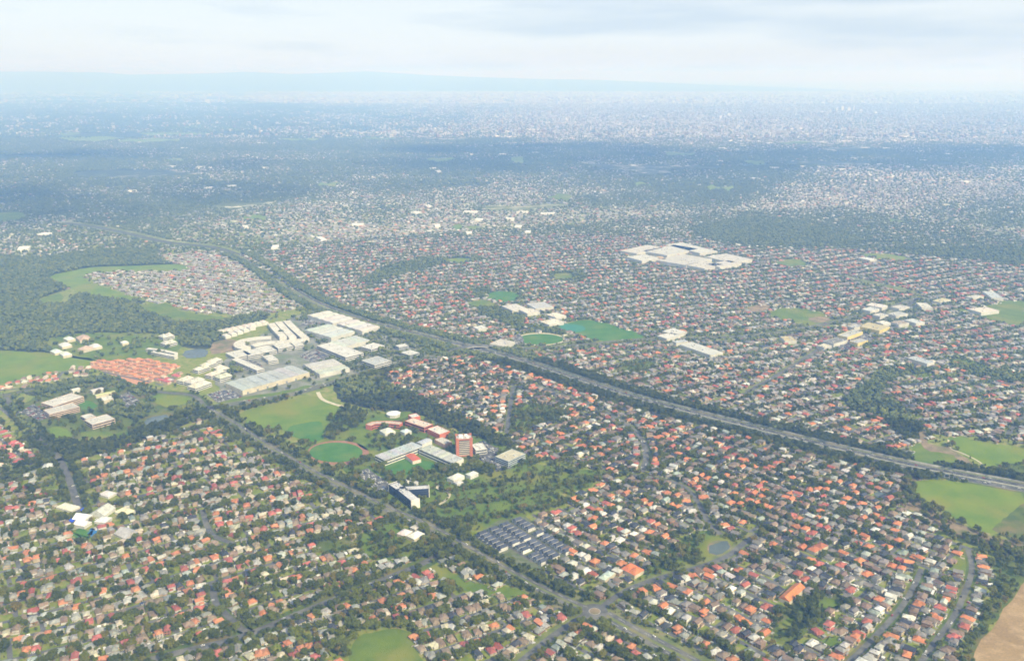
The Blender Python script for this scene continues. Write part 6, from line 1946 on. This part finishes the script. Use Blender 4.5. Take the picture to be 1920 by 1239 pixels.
for src in (parks, FOREST):
    for e_ in src:
        P = GP(e_[0]) if src is parks else e_[0]
        stp, ch = e_[1], e_[2]
        lo, hi = P.min(0), P.max(0)
        gx, gy = np.meshgrid(np.arange(lo[0], hi[0], stp), np.arange(lo[1], hi[1], stp))
        gx, gy = gx.ravel() + rng.uniform(-.45, .45, gx.size) * stp, gy.ravel() + rng.uniform(-.45, .45, gx.size) * stp
        k = inside(P, gx, gy) & (rng.random(len(gx)) < (ch if ch > 0.8 else np.clip(ch * (0.4 + 1.2 * fbm(gx, gy, 45, 7)), 0, 1))) & inframe(gx, gy, 60)
        gx, gy = gx[k], gy[k]
        ot = [q for q in NOTREE if (q.min(0) < hi).all() and (q.max(0) > lo).all()]
        if not (src is parks and stp == 60):
            k = free(gx, gy, ot)
            gx, gy = gx[k], gy[k]
        D = FX if (len(e_) > 3 and ch >= 0.8) else TREES
        D['x'].append(gx); D['y'].append(gy)
        D['h'].append(rng.uniform(6.5, 13, len(gx)) if stp != 60 else rng.uniform(1.5, 3.5, len(gx)))
        D['d'].append(np.full(len(gx), e_[3] if len(e_) > 3 else 0))

tx, ty, th_, td = (np.concatenate(TREES[k]) for k in 'xyhd')
k = inframe(tx, ty, 70)
tx, ty, th_, td = tx[k], ty[k], th_[k], td[k]
# off the carriageways, off the roofs and off the mown fields
ok = np.ones(len(tx), bool)
for line, half in ((FWL, 21), (ARTL, 9.5), (ART2, 11), (CRSL, 10), (LEFTL, 6.5), (EDGL, 6.5), (UPPL, 6), (R5L, 7), (RBL, 7), (RBU, 6), (PNL, 6), (CVL, 6.5), (STL, 5.5), (R1L, 5.5), (R2L, 5.5), (CLL, 5.5), (CL2, 5.5), (OLD, 18), (NRL, 7)):
    ok &= polydist(line[::2], tx, ty) > half
ok &= np.hypot(tx - RBC[0], ty - RBC[1]) > 19
ok &= free(tx, ty, [q for q in NOTREE])
for p_ in TWN:
    ok &= np.hypot(tx - p_[0], ty - p_[1]) > 8
# not through the middle of a house
cell = {}
for i_ in range(len(hx)):
    cell.setdefault((int(hx[i_] // 12), int(hy[i_] // 12)), []).append(i_)
for i_ in range(len(tx)):
    if ok[i_]:
        cx, cy = int(tx[i_] // 12), int(ty[i_] // 12)
        for ax in (-1, 0, 1):
            for ay in (-1, 0, 1):
                for j_ in cell.get((cx + ax, cy + ay), ()):
                    if (tx[i_] - hx[j_]) ** 2 + (ty[i_] - hy[j_]) ** 2 < 40:
                        ok[i_] = False
tx, ty, th_, td = tx[ok], ty[ok], th_[ok], td[ok]
tdist = np.hypot(tx, ty)
px, py = proj(tx, ty)
v_ = (px > 4) & (px < 1916) & (py < 1236)
o_ = np.argsort(np.where(v_, tdist - th_ * 12, 1e9))
TI = o_[:300]
ti = np.zeros(len(tx), bool)
ti[TI] = True
form = ['round leafy', 'tall slender', 'wide spreading', 'compact', 'narrow upright', 'broad crowned']
cms = [(c_.mesh('crown', LEAF), t_.mesh('trunk', BARK)) for c_, t_ in TP]
cmd = [(c_.mesh('crown', LEAFD), t_.mesh('trunk', BARK)) for c_, t_ in TP]
tf = rng.integers(0, 6, len(tx))
tdesc = ['%s%s tree' % ('dark ' if td[i_] else '', form[tf[i_]]) for i_ in TI]
tl = singled(tx[TI], ty[TI], tdesc, '{d}, the {o}closest of that form to {l}')
for j_, i_ in enumerate(TI):
    r0 = empty('tree', (tx[i_], ty[i_], 0), random.uniform(0, 6.28))
    s_ = float(th_[i_]) / 10
    w_ = random.uniform(0.9, 1.25)
    r0.scale = (s_ * w_, s_ * w_, s_)
    tag(r0, tl[j_], 'tree', 'trees nearest the camera')
    cm = (cmd if td[i_] else cms)[tf[i_]]
    link('crown', cm[0], r0)
    link('trunk', cm[1], r0)
rest = ~ti
nearm = rest & (tdist < 1900)
scatter_object('suburban_trees', tx[nearm & (td == 0)], ty[nearm & (td == 0)], th_[nearm & (td == 0)], NEARC, 'leafy trees between the houses and in the parks')
scatter_object('roadside_trees', tx[nearm & (td == 1)], ty[nearm & (td == 1)], th_[nearm & (td == 1)], DARKC, 'dark trees lining roads and freeway')
FX['x'].append(tx[rest & ~nearm]); FX['y'].append(ty[rest & ~nearm]); FX['h'].append(th_[rest & ~nearm] * 1.05)
fx_, fy_, fh_ = np.concatenate(FX['x']), np.concatenate(FX['y']), np.concatenate(FX['h'])
k = (polydist(FWL[::2], fx_, fy_) > 21) & inframe(fx_, fy_, 60)
fx_, fy_, fh_ = fx_[k], fy_[k], fh_[k]
nr2 = np.hypot(fx_, fy_) < 1700
scatter_object('woods', fx_[nr2], fy_[nr2], fh_[nr2], DARKC, 'belts of dark woodland round the campus and the parks')
scatter_object('distant_woods', fx_[~nr2], fy_[~nr2], fh_[~nr2], FARC, 'dark forest and trees in the middle distance')
gx, gy, gh = (np.concatenate(GROVE[k]) for k in 'xyh')
scatter_object('far_woods', gx, gy, gh, FARC, 'far bluish woods and trees among the distant suburbs')
print('trees', len(tx), len(fx_), len(gx))

# ================================================================== CARS
rc = random.Random(5)


def place_along(line, off, step, chance, where, rev=False):
    L_ = np.cumsum(np.r_[0, np.hypot(*np.diff(line, axis=0).T)])
    s_ = rc.uniform(0, step)
    while s_ < L_[-1]:
        if rc.random() < chance:
            i_ = min(int(np.searchsorted(L_, s_)), len(line) - 1)
            i_ = max(i_, 1)
            d_ = line[i_] - line[i_ - 1]
            d_ = d_ / np.hypot(*d_)
            p_ = line[i_ - 1] + d_ * (s_ - L_[i_ - 1]) + np.array((-d_[1], d_[0])) * off
            CARS.append((p_[0], p_[1], math.atan2(d_[1], d_[0]) + (math.pi if rev else 0), where))
        s_ += step * rc.uniform(0.6, 1.4)


for o_ in (5.0, 9.3, 13.5):
    place_along(FWL, o_, 42, 0.62, 'freeway')
    place_along(FWL, -o_, 38, 0.62, 'freeway', True)
for o_, rv in ((4.2, 0), (7.8, 0), (-4.2, 1), (-7.8, 1)):
    place_along(ARTL, o_ * 0.82, 55, 0.45, 'arterial', bool(rv))
    place_along(ART2, o_, 50, 0.4, 'arterial', bool(rv))
    place_along(CRSL, o_ * 0.9, 50, 0.45, 'cross road', bool(rv))
for l_ in (R5L, RBL, RBU, PNL, CVL, R1L, R2L):
    place_along(l_, 2.0, 60, 0.4, 'road')
    place_along(l_, -2.0, 60, 0.4, 'road', True)
for P in CARPARKS:
    e_ = P[1] - P[0]
    an = math.atan2(e_[1], e_[0])
    lo, hi = P.min(0), P.max(0)
    c_, s_ = math.cos(an), math.sin(an)
    for u_ in np.arange(-120, 120, 2.9):
        for r_ in range(-8, 9):
            for w_ in (-3.0, 3.0):
                q = (lo + hi) / 2 + np.array((u_ * c_ - (r_ * 17 + w_) * s_, u_ * s_ + (r_ * 17 + w_) * c_))
                if rc.random() < 0.55 and inside(P, f_(q[0]), f_(q[1]))[0]:
                    CARS.append((q[0], q[1], an + math.pi / 2, 'car park'))


def car_parts():
    body, cab, wheel = Acc(), Acc(), Acc()
    # side profile swept across the width, the corners drawn in
    prof_ = [(-2.15, .35), (-2.2, .62), (-2.05, .88), (-1.1, .95), (1.0, .93), (2.0, .78), (2.2, .58), (2.15, .35)]
    n_ = len(prof_)
    V = [(x, -0.88 if i_ not in (0, n_ - 1) else -0.8, z) for i_, (x, z) in enumerate(prof_)] + [(x, 0.88 if i_ not in (0, n_ - 1) else 0.8, z) for i_, (x, z) in enumerate(prof_)]
    Q = [(i_, i_ + 1, n_ + i_ + 1, n_ + i_) for i_ in range(n_ - 1)] + [(n_ - 1, 0, n_, 2 * n_ - 1)]
    T = []
    for b_ in (0, n_):
        T += [(b_, b_ + i_, b_ + i_ + 1) for i_ in range(1, n_ - 1)]
    body.add(V, Q, T)
    c0 = np.array([(-1.7, -.8, .93), (1.15, -.8, .92), (1.15, .8, .92), (-1.7, .8, .93), (-1.2, -.62, 1.42), (0.45, -.62, 1.44), (0.45, .62, 1.44), (-1.2, .62, 1.42)])
    cab.add(c0, BOXQ[:4])
    body.add(np.array([(-1.22, -.64, 1.43), (0.47, -.64, 1.45), (0.47, .64, 1.45), (-1.22, .64, 1.43)]), [(0, 1, 2, 3)])
    t = np.arange(10) * math.pi / 5
    ring = np.c_[0.33 * np.cos(t), np.zeros(10), 0.33 * np.sin(t)]
    wheel.add(np.r_[ring + (0, -.1, 0), ring + (0, .1, 0), [(0, -.1, 0), (0, .1, 0)]], [(i_, (i_ + 1) % 10, 10 + (i_ + 1) % 10, 10 + i_) for i_ in range(10)],
              [((i_ + 1) % 10, i_, 20) for i_ in range(10)] + [(10 + i_, 10 + (i_ + 1) % 10, 21) for i_ in range(10)])
    return body, cab, wheel


cb, cc, cwh = car_parts()
mb, mc, mw = cb.mesh('body', CARP), cc.mesh('window_glass', GLASS), cwh.mesh('wheel', RUBBER)
CC = [('white', (0.78, 0.78, 0.78)), ('silver', (0.5, 0.51, 0.52)), ('black', (0.02, 0.02, 0.022)), ('red', (0.4, 0.03, 0.03)), ('blue', (0.05, 0.1, 0.3)), ('grey', (0.16, 0.165, 0.17))]
CW = [0.42, 0.2, 0.12, 0.07, 0.07, 0.12]
cx_, cy_ = np.array([c_[0] for c_ in CARS]), np.array([c_[1] for c_ in CARS])
px, py = proj(cx_, cy_)
v_ = (px > 3) & (px < 1917) & (py < 1237)
o_ = [i_ for i_ in np.argsort(np.where(v_, np.hypot(cx_, cy_), 1e9)) if v_[i_]]
cpick = rng.choice(6, len(CARS), p=CW)
CI = np.array(o_[:280])
PLACE = {'street': 'parked in a street', 'freeway': 'on the freeway', 'arterial': 'on the arterial', 'cross road': 'on the cross road', 'road': 'on a side road', 'car park': 'in a car park'}
cdesc = ['%s car %s' % (CC[cpick[i_]][0], PLACE[CARS[i_][3]]) for i_ in CI]
cl = singled(cx_[CI], cy_[CI], cdesc, '{d}, {o}closest to {l}')
for j_, i_ in enumerate(CI):
    c_ = CARS[i_]
    z_ = {'freeway': .36, 'arterial': .36, 'cross road': .36, 'road': .36, 'car park': .27, 'street': .21}[c_[3]]
    r0 = empty('car', (c_[0], c_[1], z_), c_[2])
    tag(r0, cl[j_], 'car', 'cars on the roads and in the streets')
    link('body', mb, r0).color = (*CC[cpick[i_]][1], 1)
    link('window_glass', mc, r0)
    for wx in (-1.35, 1.35):
        for wy in (-.8, .8):
            link('wheel', mw, r0).location = (wx, wy, .33)
OC = Acc()
bv, bq, bt = np.concatenate(cb.V), np.concatenate(cb.Q), np.concatenate(cb.T)
gv, gq = np.concatenate(cc.V), np.concatenate(cc.Q)
iset = set(int(q) for q in CI)
for i_ in o_:
    if int(i_) in iset:
        continue
    c_ = CARS[i_]
    ca, sa = math.cos(c_[2]), math.sin(c_[2])
    M = np.array([(ca, -sa, 0), (sa, ca, 0), (0, 0, 1)])
    of = np.array((c_[0], c_[1], 0.36 if c_[3] != 'street' else .2))
    OC.add(bv @ M.T + of, bq, bt, CC[cpick[i_]][1], CC[cpick[i_]][1])
    OC.add(gv @ M.T + of, gq, cq=(0.03, 0.035, 0.045))
tag(link('distant_cars', OC.mesh('distant_cars', ATTR, True)), 'distant cars in car parks and on roads', None, None, 'stuff')
print('cars', len(CARS), len(CI))

# ================================================================== CLOUDS AND HAZE
cm_, nt, b = nodes_of('cloud_vapour')
out = nt.nodes['Material Output']
df, tl_, tr_ = nt.nodes.new('ShaderNodeBsdfDiffuse'), nt.nodes.new('ShaderNodeBsdfTranslucent'), nt.nodes.new('ShaderNodeBsdfTransparent')
df.inputs[0].default_value = tl_.inputs[0].default_value = (0.85, 0.87, 0.9, 1)
m1, m2 = nt.nodes.new('ShaderNodeMixShader'), nt.nodes.new('ShaderNodeMixShader')
m1.inputs[0].default_value = 0.5
m2.inputs[0].default_value = 0.78
nt.links.new(df.outputs[0], m1.inputs[1]); nt.links.new(tl_.outputs[0], m1.inputs[2])
nt.links.new(m1.outputs[0], m2.inputs[1]); nt.links.new(tr_.outputs[0], m2.inputs[2])
nt.links.new(m2.outputs[0], out.inputs['Surface'])
CLZ = 1900.0
shadow = [GP([(-300, 292), (100, 288), (420, 280), (520, 300), (480, 345), (430, 395), (100, 425), (-300, 430)]),
          GP([(480, 284), (640, 268), (820, 278), (1000, 262), (1180, 270), (1320, 286), (1500, 272), (1660, 288), (1800, 272), (2100, 256), (2100, 292), (1860, 306), (1700, 330), (1560, 308), (1420, 330), (1200, 340), (1040, 310), (860, 322), (640, 300)])]
sh_off = np.array((to_sun.x, to_sun.y)) / to_sun.z * CLZ
CLD = Acc()
import bmesh
bm = bmesh.new()
bmesh.ops.create_icosphere(bm, subdivisions=2, radius=1.0)
iv = np.array([v__.co[:] for v__ in bm.verts])
it = np.array([[q.index for q in f__.verts] for f__ in bm.faces])
bm.free()
for P in shadow:
    lo, hi = P.min(0), P.max(0)
    gx, gy = np.meshgrid(np.arange(lo[0], hi[0], 420.0), np.arange(lo[1], hi[1], 420.0))
    gx, gy = gx.ravel() + rng.uniform(-120, 120, gx.size), gy.ravel() + rng.uniform(-120, 120, gx.size)
    k = inside(P, gx, gy)
    k &= fbm(gx, gy, 1500, 77) > 0.45
    for x, y in zip(gx[k], gy[k]):
        r_ = rng.uniform(230, 430)
        V = iv * (r_, r_, rng.uniform(50, 90)) * rng.uniform(0.8, 1.2, (len(iv), 1))
        CLD.add(V + np.array((x + sh_off[0], y + sh_off[1], CLZ + rng.uniform(-30, 30))), None, it)
tag(link('clouds', CLD.mesh('clouds', cm_, smooth=True)), 'thin broken cloud bank drifting high over the middle distance', None, None, 'stuff')

hm = bpy.data.materials.new('haze_air')
hm.use_nodes = True
hn = hm.node_tree.nodes
hn.clear()
ho = hn.new('ShaderNodeOutputMaterial')
hv_ = hn.new('ShaderNodeVolumePrincipled')
hv_.inputs['Color'].default_value = (*HAZE_COLOR, 1)
hv_.inputs['Density'].default_value = HAZE_DENSITY
hv_.inputs['Anisotropy'].default_value = 0.0
hv_.inputs['Absorption Color'].default_value = (0.85, 0.74, 0.98, 1)
hm.node_tree.links.new(hv_.outputs[0], ho.inputs['Volume'])
a = Acc()
box(a, (0, 48700, -6.0), (203000, 103600, 815.0))
hz = link('haze', a.mesh('haze', hm))
tag(hz, 'pale blue haze filling the air over the whole plain', None, None, 'stuff')
